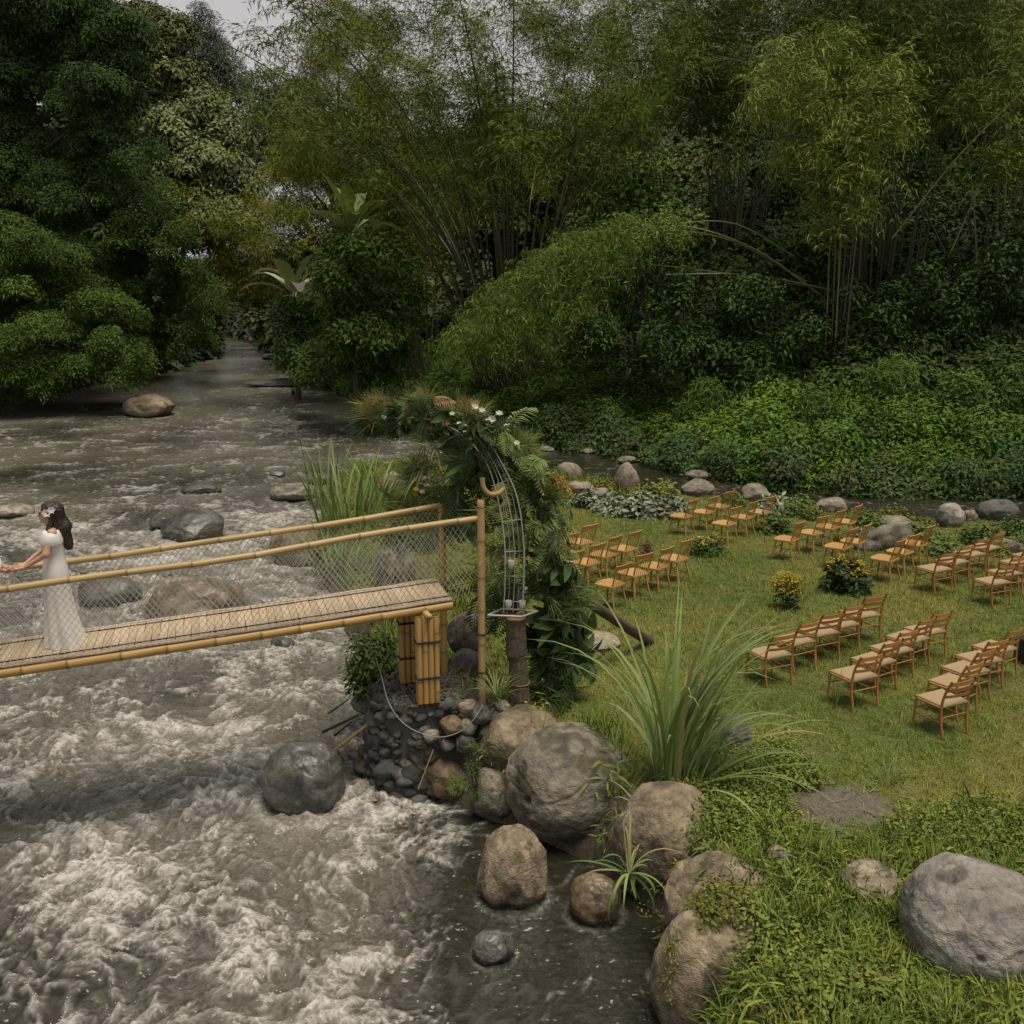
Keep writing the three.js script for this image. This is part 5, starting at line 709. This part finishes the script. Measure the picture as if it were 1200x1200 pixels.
// ------------------------------------------------------------------ trees: lobes given as photograph circles (px, py, radius) at a distance s
const treeLeaf = { fine: [leafClump(70, 0.7, 0.22, 0.2, 0.07, 107), leafClump(70, 0.75, 0.25, 0.18, 0.062, 108)], broad: [leafClump(44, 0.62, 0.35, 0.24, 0.1, 101), leafClump(44, 0.62, 0.45, 0.22, 0.085, 102)], big: [leafClump(30, 0.8, 0.4, 0.42, 0.2, 103), leafClump(30, 0.8, 0.5, 0.4, 0.17, 104)], feather: [bambooSpray(90, 0.7, 0.24, 0.036, 105), bambooSpray(90, 0.75, 0.22, 0.034, 106)] };
const crownMat = leafMat(1, 1, 1, 0.22, 0.8), trunkMat = std(0.055, 0.045, 0.034, 0.95);
function lobes(list, s, tint, o = {}) {
  if (o.layered) list = list.flatMap(([px, py, r, ds = 0, b = 1]) => Array.from({ length: 5 }, (_, i) => [px + rr(-0.65, 0.65) * r, py + (i - 2) * 0.36 * r + rr(-0.1, 0.1) * r, r * rr(0.42, 0.66), ds + rr(-1.5, 1.5), b]));
  const out = []; for (const [px, py, r, ds = 0, bright = 1] of list) {
    const c = atS(px, py, s + ds), R = r / ppm(c), size = o.size || 1, n = Math.max(6, Math.round((o.cover || 2.1) * 12.6 * R * R / (size * size))), tone = bright * rr(0.85, 1.15), off = rr(0, 50);
    for (let i = 0; i < n; i++) {
      const y = rr(-0.75, 1), a = rr(0, 6.283), h = Math.sqrt(Math.max(0, 1 - y * y)), d = V(Math.cos(a) * h, y, Math.sin(a) * h), q = R * (0.55 + 0.5 * Math.sqrt(rnd())) * (1 + 0.35 * n3(d.x * 2 + off, d.y * 2, d.z * 2 + off)), kk = tone * rr(0.7, 1.3);
      out.push([V(c.x + d.x * q, c.y + d.y * q * (o.squash || 0.8), c.z + d.z * q), turnTo(V(d.x * 0.6 + rr(-0.3, 0.3), Math.max(0.15, 0.6 + d.y * 0.5), d.z * 0.6 + rr(-0.3, 0.3)).normalize(), rr(0, 6)), size * rr(0.7, 1.3), tint.map(t => t * kk)]);
    }
  }
  return out;
}
function limb(a, b, r0, r1, sag = 0.1) { const m = a.clone().lerp(b, 0.5); m.y += a.distanceTo(b) * sag; const g = new THREE.TubeGeometry(new THREE.QuadraticBezierCurve3(a, m, b), 8, 1, 6), p = g.attributes.position, c = new THREE.QuadraticBezierCurve3(a, m, b); for (let i = 0; i <= 8; i++) { const q = c.getPoint(i / 8), R = mix(r0, r1, i / 8); for (let j = 0; j <= 6; j++) { const k = i * 7 + j; p.setXYZ(k, q.x + (p.getX(k) - q.x) * R, q.y + (p.getY(k) - q.y) * R, q.z + (p.getZ(k) - q.z) * R); } } g.computeVertexNormals(); return g; }
function tree(label, foot, list, s, tint, kind, o = {}) {
  const t = thing(o.name || 'tree', label, o.category || 'tree', o.group); foot = V(foot[0], 0, -foot[1]); foot.y = G(foot.x, foot.z) - 0.2;
  const L = lobes(list, s, tint, o), cen = list.map(([px, py, r, ds = 0]) => atS(px, py, s + ds)), top = cen.reduce((a, b) => a.clone().add(b), V(0, 0, 0)).multiplyScalar(1 / cen.length), R = o.trunk || 0.35, fork = foot.clone().lerp(top, 0.55);
  mesh('trunk', limb(foot, fork, R, R * 0.6, 0.06), trunkMat, t); for (const c of cen) mesh('branch', limb(fork.clone().lerp(foot, rr(0, 0.35)), c, R * 0.4, 0.04, 0.08), trunkMat, t);
  for (const k of [0, 1]) copies('crown', treeLeaf[kind][k], crownMat, L.filter((_, i) => i % 2 === k), t);
}
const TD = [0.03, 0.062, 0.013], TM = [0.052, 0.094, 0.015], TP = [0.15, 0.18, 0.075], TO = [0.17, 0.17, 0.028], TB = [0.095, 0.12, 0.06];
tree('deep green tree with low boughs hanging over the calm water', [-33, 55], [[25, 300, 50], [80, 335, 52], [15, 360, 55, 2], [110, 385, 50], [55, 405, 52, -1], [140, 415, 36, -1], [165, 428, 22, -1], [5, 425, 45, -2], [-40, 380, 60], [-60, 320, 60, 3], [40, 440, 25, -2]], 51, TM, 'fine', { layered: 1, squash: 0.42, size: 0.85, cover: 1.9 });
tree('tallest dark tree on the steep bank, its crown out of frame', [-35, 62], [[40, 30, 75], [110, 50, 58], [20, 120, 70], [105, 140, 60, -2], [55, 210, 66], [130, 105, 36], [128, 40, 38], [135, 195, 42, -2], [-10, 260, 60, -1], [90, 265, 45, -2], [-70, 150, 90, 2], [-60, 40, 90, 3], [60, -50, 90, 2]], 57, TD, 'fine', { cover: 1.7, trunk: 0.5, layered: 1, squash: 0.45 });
tree('dark spreading tree reaching towards the upstream channel', [-33, 73], [[162, 190, 28], [182, 240, 32], [165, 285, 42], [205, 290, 28, -2], [135, 335, 48], [205, 340, 40], [235, 330, 24, -3], [170, 385, 38], [225, 390, 22, -3], [120, 250, 50, 4]], 66, TM, 'fine', { cover: 1.9, layered: 1, squash: 0.45 });
tree('pale grey green tree rising behind the dark trees', [-38, 96], [[240, 128, 24], [208, 150, 32], [268, 155, 28], [245, 190, 38, -1], [205, 205, 36], [280, 215, 28], [180, 175, 26], [255, 250, 36, -2], [285, 262, 18], [225, 268, 34]], 90, TP, 'big', { size: 1.05, cover: 2.2 });
tree('far bushy tree on the hill beside the sky gap', [-52, 130], [[168, 26, 28], [200, 38, 28], [160, 62, 30], [192, 80, 30], [222, 92, 26], [172, 108, 28], [205, 118, 24], [145, 30, 30, 8], [150, 130, 30], [235, 110, 22]], 118, [0.11, 0.125, 0.045], 'big', { size: 1.25, cover: 2.2 });
tree('tall slender grey green tree standing up against the sky', [-44, 128], [[236, 18, 13], [238, 38, 17], [232, 62, 20], [250, 55, 18], [262, 72, 17], [248, 88, 22], [275, 92, 18], [262, 108, 18], [288, 100, 14]], 126, [0.08, 0.1, 0.07], 'fine', { size: 1.4, cover: 2.4, squash: 1.2 });
tree('dark blue green wood beyond the bend of the river', [-42, 135], [[300, 118, 20], [318, 140, 26], [300, 165, 28], [335, 165, 30], [310, 195, 28], [345, 195, 24], [330, 110, 16], [360, 120, 20], [310, 92, 12]], 116, [0.045, 0.065, 0.042], 'fine', { size: 1.5, cover: 2.2 });
tree('low light green tree leaning over the upstream bend', [-35, 95], [[285, 285, 26], [255, 305, 24], [310, 295, 30], [330, 255, 26], [300, 250, 24], [270, 335, 22], [305, 330, 24], [240, 345, 18, -3], [325, 310, 24]], 88, TO, 'feather', { size: 1.2, cover: 1.9 });
tree('dark bush overhanging the channel by the tan boulder', [-20, 99], [[285, 340, 20], [310, 350, 22], [240, 365, 18], [220, 350, 20], [325, 335, 22]], 96, TM, 'broad', { trunk: 0.15, size: 1.1 });
tree('dense dark tree on the bank where the river bends', [-11, 66], [[345, 365, 26], [385, 345, 34], [425, 350, 38], [355, 400, 28], [400, 395, 36], [440, 405, 36], [345, 418, 20], [375, 425, 22, -2], [470, 380, 36, 1], [420, 435, 22, -2], [455, 440, 20, -3]], 62, TD, 'broad', { cover: 2.2 });
tree('leafy bush hanging over the water from the steep bank upstream', [-29, 90], [[200, 400, 20], [225, 395, 18], [245, 400, 12, 2], [215, 375, 20], [180, 390, 22], [235, 378, 16]], 84, TM, 'broad', { trunk: 0.12, name: 'large_bush', category: 'bush' });
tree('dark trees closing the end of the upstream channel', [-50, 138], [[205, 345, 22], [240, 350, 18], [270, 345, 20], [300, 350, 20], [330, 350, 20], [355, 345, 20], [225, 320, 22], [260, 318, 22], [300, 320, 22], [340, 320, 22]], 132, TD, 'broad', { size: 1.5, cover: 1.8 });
tree('green tree filling the bank beyond the banana with dry leaves', [-13, 84], [[350, 245, 30], [385, 270, 34], [345, 290, 26], [375, 310, 30], [410, 300, 34], [420, 250, 34], [350, 325, 22]], 79, TM, 'broad', { cover: 2, size: 1.2 });
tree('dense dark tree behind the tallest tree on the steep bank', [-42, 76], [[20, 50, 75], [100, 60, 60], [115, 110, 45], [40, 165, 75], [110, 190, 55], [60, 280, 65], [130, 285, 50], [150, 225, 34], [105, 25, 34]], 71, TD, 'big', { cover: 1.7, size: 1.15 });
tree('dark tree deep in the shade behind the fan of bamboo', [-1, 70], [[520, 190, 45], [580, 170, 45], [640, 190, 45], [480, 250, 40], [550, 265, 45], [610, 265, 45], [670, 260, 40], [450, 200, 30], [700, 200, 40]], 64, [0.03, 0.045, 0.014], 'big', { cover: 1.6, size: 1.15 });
// yellow green feathery trees right of the sky gap
tree('olive feathery tree framing the patch of sky', [-14, 86], [[378, 60, 26], [352, 112, 20], [395, 95, 34], [355, 150, 30], [400, 160, 36], [340, 195, 28], [385, 205, 34], [425, 200, 32], [395, 20, 28], [430, 130, 30], [440, 30, 24]], 74, TO, 'feather', { cover: 1.6 });

// ------------------------------------------------------------------ bamboo clumps
const culmMat = new THREE.MeshStandardMaterial({ vertexColors: true, roughness: 0.55 });
function bamboo(label, px, py, s, n, o = {}) {
  const f = o.at ? V(o.at[0], 0, -o.at[1]) : atS(px, py, s); f.y = G(f.x, f.z) - 0.1;
  const t = thing('bamboo_clump', label, 'bamboo', 'bamboo clumps on the far bank'), L = [], tint = o.tint || [0.085, 0.105, 0.024], H = o.h || 15;
  for (let i = 0; i < n; i++) {
    const a = o.dir !== undefined && rnd() < (o.bias || 0.6) ? o.dir + rr(-0.8, 0.8) : rr(0, 6.283), sp = (o.spread || 0.35) * rr(0.15, 1.2), h = H * rr(0.7, 1.1), q = rr(0, o.r || 0.9), base = f.clone().add(V(Math.cos(a) * q, 0, Math.sin(a) * q)), dx = Math.cos(a), dz = Math.sin(a), bow = o.bow === undefined ? 1 : o.bow;
    const pt = u => V(base.x + dx * h * (sp * u + sp * bow * u * u * u), base.y + h * (u - 0.28 * bow * u * u * u * sp * 1.6), base.z + dz * h * (sp * u + sp * bow * u * u * u));
    const pts = []; for (let k = 0; k <= 7; k++) pts.push(pt(k / 7));
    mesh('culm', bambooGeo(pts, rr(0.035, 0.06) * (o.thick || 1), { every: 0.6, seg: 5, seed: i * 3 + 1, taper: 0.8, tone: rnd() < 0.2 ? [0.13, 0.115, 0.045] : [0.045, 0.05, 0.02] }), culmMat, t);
    const m = Math.round((o.leaf || 26) * h / 14), t0 = o.from || 0.38; for (let k = 0; k < m; k++) { const u = t0 + (1 - t0) * Math.pow(rnd(), 0.8), p = pt(u), R = 1.3 * (0.4 + (1 - u)) * (o.fluff || 1), kk = rr(0.65, 1.3); L.push([p.add(V(rr(-R, R), rr(-R, R * 0.4), rr(-R, R))), turnTo(V(rr(-0.8, 0.8), 1, rr(-0.8, 0.8)).normalize(), rr(0, 6)), rr(0.7, 1.4), tint.map(c => c * kk)]); }
  }
  if (o.lobes) L.push(...lobes(o.lobes, o.ls || s, o.ltint || tint, { size: 0.95, cover: o.lcover || 1.5, squash: o.layered ? 0.55 : 0.75, layered: o.layered }));
  for (const k of [0, 1]) copies('foliage', treeLeaf.feather[k], crownMat, L.filter((_, i) => i % 2 === k), t);
}
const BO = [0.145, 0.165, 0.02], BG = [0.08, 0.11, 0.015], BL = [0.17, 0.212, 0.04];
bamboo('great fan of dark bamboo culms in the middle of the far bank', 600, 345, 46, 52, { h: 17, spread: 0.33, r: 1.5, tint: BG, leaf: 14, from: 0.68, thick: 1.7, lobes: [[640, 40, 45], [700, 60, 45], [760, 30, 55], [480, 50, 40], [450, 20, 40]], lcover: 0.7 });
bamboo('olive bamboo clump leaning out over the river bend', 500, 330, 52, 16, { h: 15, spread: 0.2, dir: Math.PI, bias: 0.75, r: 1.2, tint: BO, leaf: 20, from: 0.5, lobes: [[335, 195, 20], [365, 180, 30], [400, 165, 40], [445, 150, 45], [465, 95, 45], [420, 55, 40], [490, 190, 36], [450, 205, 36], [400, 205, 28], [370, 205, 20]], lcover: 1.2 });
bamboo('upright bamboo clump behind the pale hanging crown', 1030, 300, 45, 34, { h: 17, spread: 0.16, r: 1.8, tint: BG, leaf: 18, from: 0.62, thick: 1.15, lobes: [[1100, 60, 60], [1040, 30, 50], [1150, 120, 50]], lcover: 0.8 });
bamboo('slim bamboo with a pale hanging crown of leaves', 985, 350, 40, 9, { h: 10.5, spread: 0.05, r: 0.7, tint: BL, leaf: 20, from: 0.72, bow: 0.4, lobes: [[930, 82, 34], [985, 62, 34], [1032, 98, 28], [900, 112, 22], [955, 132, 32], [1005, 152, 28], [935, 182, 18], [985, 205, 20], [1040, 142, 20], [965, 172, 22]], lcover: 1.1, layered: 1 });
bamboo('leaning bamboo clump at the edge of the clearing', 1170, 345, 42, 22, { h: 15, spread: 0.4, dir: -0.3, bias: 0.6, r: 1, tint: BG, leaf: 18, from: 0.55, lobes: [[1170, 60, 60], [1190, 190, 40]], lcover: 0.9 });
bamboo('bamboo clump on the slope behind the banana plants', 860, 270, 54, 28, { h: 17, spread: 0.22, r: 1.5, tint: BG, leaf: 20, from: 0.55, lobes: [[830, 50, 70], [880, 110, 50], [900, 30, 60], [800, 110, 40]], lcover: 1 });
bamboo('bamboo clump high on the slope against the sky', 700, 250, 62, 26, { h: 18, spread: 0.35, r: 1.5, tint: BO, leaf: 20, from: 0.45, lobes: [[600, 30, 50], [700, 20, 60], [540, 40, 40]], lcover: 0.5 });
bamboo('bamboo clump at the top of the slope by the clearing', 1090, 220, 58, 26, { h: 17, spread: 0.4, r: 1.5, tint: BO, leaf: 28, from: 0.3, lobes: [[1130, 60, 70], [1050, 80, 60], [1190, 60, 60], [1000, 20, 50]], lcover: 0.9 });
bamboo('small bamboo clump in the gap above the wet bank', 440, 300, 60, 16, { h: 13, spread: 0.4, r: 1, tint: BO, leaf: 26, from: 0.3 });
{ // bent-over bamboo: a waterfall of leaves from an arch of culms
  const t = thing('arching_bamboo', 'bent-over bamboo with a cascade of leaves above the stream bank', 'bamboo', 'bamboo clumps on the far bank'), L = [];
  for (const [pts, r] of [[[[960, 345], [880, 290], [790, 265], [700, 290], [620, 340], [545, 400]], 0.05], [[[945, 330], [850, 280], [760, 272], [680, 300], [600, 350], [550, 380]], 0.045], [[[960, 338], [860, 322], [780, 312], [700, 308], [640, 330]], 0.035], [[[930, 300], [860, 262], [800, 262], [740, 278], [660, 320]], 0.04]]) mesh('culm', bambooGeo(pts.map(([x, y], i) => atS(x, y, 41 - 0.4 * i)), r, { every: 0.6, seg: 6, taper: 0.6, tone: [0.11, 0.10, 0.035] }), culmMat, t);
  L.push(...lobes([[780, 268, 22], [740, 278, 28], [700, 292, 32], [665, 310, 36], [630, 335, 38], [600, 360, 36], [570, 385, 32], [548, 402, 22], [640, 370, 36], [610, 395, 32], [680, 345, 30], [720, 310, 22], [590, 410, 24]], 39.5, [0.13, 0.18, 0.036], { size: 0.8, cover: 2, squash: 0.8 }));
  for (const k of [0, 1]) copies('foliage', treeLeaf.feather[k], crownMat, L.filter((_, i) => i % 2 === k), t);
}
{ // fallen and leaning single culms
  let n = 0; for (const [x0, y0, x1, y1, s0, s1, l] of [[1045, 280, 1200, 105, 41, 40, 'long pale culm leaning across the dark slope'], [1110, 305, 1195, 130, 41.5, 42, 'second leaning culm beside the long pale culm'], [940, 250, 1060, 190, 43, 41, 'thin culm crossing behind the pale hanging crown'], [780, 322, 975, 340, 40, 41, 'thin fallen culm lying over the bushes below the bamboo'], [1095, 475, 1140, 482, 35, 35, 'short fallen culm on the leafy bank']]) { const a = atS(x0, y0, s0), b = atS(x1, y1, s1), m = a.clone().lerp(b, 0.5); m.y += 0.3; tag(mesh('bamboo_culm', bambooGeo([a, m, b], 0.04, { every: 0.5, seg: 6, seed: 7 + n++, tone: [0.13, 0.115, 0.05] }), culmMat, scene), l, 'bamboo culm'); }
}
// ------------------------------------------------------------------ banana plants
function bananaLeaf(len, wid, curve, seed) {
  const r = rngOf(seed), P = [], I = [], n = 16; let p = V(0, 0, 0), el = 1.25; const rows = [];
  for (let i = 0; i <= n; i++) { rows.push([p.clone(), el, i / n]); p = p.clone().add(V(Math.cos(el) * len / n, Math.sin(el) * len / n, 0)); el -= curve / n * (0.5 + i / n); }
  for (const [q, e, t] of rows) { const w = wid * (t < 0.18 ? 0.06 : Math.pow(Math.sin(Math.PI * clamp((t - 0.16) / 0.87, 0.02, 0.98)), 0.55)) / 2, up = V(-Math.sin(e), Math.cos(e), 0), tear = r() < 0.2 ? 0.75 : 1; P.push(q.x + up.x * w * 0.35, q.y + up.y * w * 0.35, q.z + w * tear, q.x, q.y, q.z, q.x + up.x * w * 0.35, q.y + up.y * w * 0.35, q.z - w * (r() < 0.2 ? 0.75 : 1)); }
  for (let i = 0; i < n; i++) { const a = i * 3; I.push(a, a + 1, a + 3, a + 1, a + 4, a + 3, a + 1, a + 2, a + 4, a + 2, a + 5, a + 4); } return geoOf(P, I);
}
const bananaMats = [thinLeafMat(0.2, 0.28, 0.05, 0.45, 0.6), thinLeafMat(0.16, 0.24, 0.045, 0.45, 0.6), thinLeafMat(0.24, 0.3, 0.08, 0.45, 0.6)], dryBanana = thinLeafMat(0.4, 0.36, 0.28, 0.2, 0.9);
function banana(label, px, py, s, stem, len, n, o = {}) {
  const f = atS(px, py, s), g = thing('banana_plant', label, 'banana plant', 'banana plants on the far bank'); g.position.copy(f);
  mesh('stem', logGeo(V(0, Math.min(-0.5, G(f.x, f.z) - f.y - 0.1), 0), V(0, 0.1, 0), 0.17, 0.09, 3, 9, 4), std(0.05, 0.05, 0.025, 0.7), g);
  for (let i = 0; i < n; i++) { const m = mesh('leaf', bananaLeaf(len * rr(0.75, 1.1), len * rr(0.2, 0.28), (o.curve || 1.1) * rr(0.4, 1.7), i * 5 + px), o.dry ? (i % 2 ? dryBanana : bananaMats[i % 3]) : bananaMats[i % 3], g); m.rotation.set(0, i / n * 6.283 + rr(-0.4, 0.4), rr(-(o.tilt || 0.75), 0.1)); }
}
banana('banana plant with upright leaves beside the fan of bamboo', 412, 275, 44.2, 4, 2.6, 12, { curve: 0.8, tilt: 0.7 });
banana('tall pale banana plant glowing in the gap high on the slope', 752, 165, 43.5, 4, 2.3, 12, { curve: 0.45, tilt: 0.3 });
banana('smaller banana plant below the pale one', 775, 210, 43, 3, 1.9, 8, { curve: 1.2 });
banana('banana plant with dry white leaves over the river bend', 345, 350, 55, 3, 3.0, 12, { curve: 1.3, dry: 1 });

tree('vine-covered bush below the upright banana leaves', [-7, 47], [[400, 315, 26], [440, 300, 28], [380, 325, 20], [425, 335, 30], [465, 320, 26], [395, 350, 24], [420, 375, 28], [450, 385, 28], [395, 395, 24], [470, 360, 26], [410, 290, 18], [385, 420, 24, 3], [420, 415, 26, 2], [455, 422, 26, 1], [360, 425, 20, 5]], 43.2, TM, 'broad', { layered: 1, squash: 0.55, trunk: 0.12, name: 'large_bush', category: 'bush' });
tree('bright leafy bush below the pale banana plant', [6, 43.5], [[740, 200, 24], [780, 195, 24], [715, 232, 26], [765, 240, 30], [800, 265, 26], [735, 265, 28], [690, 260, 20]], 42.5, [0.09, 0.125, 0.025], 'broad', { trunk: 0.12, name: 'large_bush', category: 'bush' });
tree('dark bush under the banana plant with dry leaves', [-13, 58], [[335, 385, 20], [360, 378, 22], [345, 410, 22], [385, 385, 24], [330, 360, 14]], 54, TD, 'broad', { trunk: 0.12, name: 'large_bush', category: 'bush' });
tree('dark vine-hung bush in the deep shade below the leaning culms', [13, 42], [[1080, 330, 34], [1130, 345, 34], [1180, 330, 34], [1050, 370, 34], [1110, 390, 34], [1165, 395, 36], [1000, 360, 30], [1195, 280, 30]], 40.5, TD, 'broad', { layered: 1, squash: 0.6, trunk: 0.12, name: 'large_bush', category: 'bush' });
tree('dark bush spilling down behind the arching bamboo', [7, 41], [[800, 330, 30], [850, 345, 32], [900, 360, 30], [780, 370, 30], [840, 390, 30], [730, 350, 26], [940, 395, 28], [760, 405, 26, -1], [700, 400, 24, -1], [810, 415, 26, -1], [880, 415, 26, -1]], 40, TD, 'broad', { layered: 1, squash: 0.55, trunk: 0.12, name: 'large_bush', category: 'bush' });
// ------------------------------------------------------------------ undergrowth on the slopes
{
  const u1 = leafClump(40, 0.5, 0.6, 0.2, 0.1, 111, 0.5), u2 = leafClump(34, 0.5, 0.6, 0.3, 0.05, 112, 0.4), u3 = leafClump(26, 0.6, 0.6, 0.36, 0.2, 113, 0.5), A = [], Bb = [], Cc = [], D = [];
  for (let i = 0; i < 60000; i++) {
    const s = rr(24, 75), x = rr(-0.62 * s - 2, Math.min(0.62 * s + 2, 34)), sh = shore(x, s); if (sh.side !== 1 || sh.d < -0.05 || sh.d > 36) continue;
    const hedge = sh.d < 6.5 + 5 * fbm(x * 0.22 + 3, s * 0.22, 3), keep = hedge ? 1 : 0.42; if (rnd() > keep) continue;
    const f = fbm(x * 0.35, s * 0.35, 3), y0 = groundY(x, s), hump = hedge ? 0.3 + 1.7 * Math.max(0, fbm(x * 0.55 + 20, s * 0.55, 3) + 0.12) : 0.5 + 1.6 * Math.max(0, f + 0.2), y = y0 + rr(0.05, 1) * hump, k = rr(0.6, 1.35), n = V(rr(-0.5, 0.5), 1, rr(-0.2, 0.7)).normalize(), tint = hedge ? [mix(0.05, 0.095, smooth(-0.2, 0.4, f)), mix(0.105, 0.155, smooth(-0.2, 0.4, f)), 0.015] : [0.034, 0.06, 0.012];
    (rnd() < 0.55 ? A : rnd() < 0.6 ? Bb : hedge ? A : Cc).push([V(x, y, -s), turnTo(n, rr(0, 6)), rr(0.7, 1.3) * (hedge ? 0.85 : 1.3), tint.map(t => t * k)]);
  }
  // shrubs that stand up out of the bank, each one a thing
  for (let i = 0; i < 22; i++) {
    const x = mix(-1.5, 20, (i + rnd()) / 22), s0 = lut(FAR_BANK.slice(5).map(([a, b]) => [a, b]), x), s = s0 + rr(0.3, 6.5), R = rr(0.5, 1.15), g = thing('bank_shrub', 'rounded leafy shrub standing up out of the green bank across the stream', 'shrub', 'shrubs on the far bank'), L = [], k0 = rr(0.75, 1.15); g.position.set(x, groundY(x, s), -s);
    for (let j = 0; j < 60 * R; j++) { const a = rr(0, 6.283), h = rr(-0.2, 1), q = Math.sqrt(1 - h * h * 0.8) * R * rr(0.6, 1.05), k = k0 * rr(0.65, 1.3); L.push([V(Math.cos(a) * q, R * (0.55 + h * 0.9), Math.sin(a) * q), turnTo(V(Math.cos(a) * 0.7, 0.3 + h * 0.6, Math.sin(a) * 0.7).normalize(), rr(0, 6)), rr(0.55, 0.95), [0.062, 0.112, 0.018].map(t => t * k)]); }
    copies('foliage', i % 3 ? u1 : u2, crownMat, L, g); mesh('stem', mergeGeometries([0, 1, 2, 3].map(() => rod(V(0, -0.1, 0), V(rr(-0.5, 0.5) * R, R, rr(-0.5, 0.5) * R), 0.04, 0.015, 5))), trunkMat, g);
  }
  // leaves that hang over the stream
  for (let i = 0; i < 2200; i++) { const k = rr(0, 7.99) | 0, a = FAR_BANK[5 + k], b = FAR_BANK[6 + k] || FAR_BANK[14], t = rnd(), x = mix(a[0], b[0], t) + rr(-0.4, 0.3), s = mix(a[1], b[1], t) + rr(-0.35, 1.2) - 0.9 * Math.max(0, n2(x * 0.9, 3.3)); if (x > 30 || n2(x * 0.7 + 4, 8.8) < -0.25) continue; A.push([V(x, waterLevel(s) + rr(0.08, 0.35 + 1.5 * Math.max(0, n2(x * 0.6 + 9, s * 0.5) + 0.25)), -s), turnTo(V(rr(-0.5, 0.5), 0.6, rr(0, 1)).normalize(), rr(0, 6)), rr(0.6, 1), [0.05, 0.085, 0.025].map(t => t * rr(0.7, 1.3))]); }
  for (let i = 0; i < 26000; i++) { const s = rr(45, 165), x = rr(-90, -20), sh = shore(x, s); if (sh.side !== 0 || sh.d < 0.2 || sh.d > 60) continue; D.push([V(x, groundY(x, s) + rr(0.1, 1.6), -s), turnTo(V(rr(-0.5, 0.5), 1, rr(-0.2, 0.7)).normalize(), rr(0, 6)), rr(1.2, 2.4), [0.035, 0.055, 0.022].map(t => t * rr(0.6, 1.4))]); }
  for (let i = 0; i < 12000; i++) { const s = rr(70, 165), x = rr(-45, 30), sh = shore(x, s); if (sh.side !== 1 || sh.d < 0.2) continue; D.push([V(x, groundY(x, s) + rr(0.1, 2.5), -s), turnTo(V(rr(-0.5, 0.5), 1, rr(-0.2, 0.7)).normalize(), rr(0, 6)), rr(1.4, 2.6), [0.05, 0.065, 0.022].map(t => t * rr(0.6, 1.4))]); }
  tag(copies('bank_undergrowth', u1, crownMat, A, scene), 'dense green leafy cover over the bank across the stream', 'undergrowth');
  tag(copies('fern_undergrowth', u2, crownMat, Bb, scene), 'narrow-leaved ferny cover mixed into the far bank', 'undergrowth');
  tag(copies('broad_undergrowth', u3, crownMat, Cc, scene), 'broad-leaved plants in the shade below the bamboo', 'undergrowth');
  tag(copies('hillside_undergrowth', u3, crownMat, D, scene), 'forest cover on the hills upstream', 'undergrowth');
}
scene.traverse(o => { if (o.isMesh) { o.castShadow = true; o.receiveShadow = true; } });
const renderer = new THREE.WebGLRenderer({ antialias: true });
renderer.setSize(1024, 1024);
renderer.shadowMap.enabled = true; renderer.shadowMap.type = THREE.PCFSoftShadowMap;
renderer.toneMapping = THREE.LinearToneMapping; renderer.toneMappingExposure = EXPOSURE;
renderer.render(scene, camera);
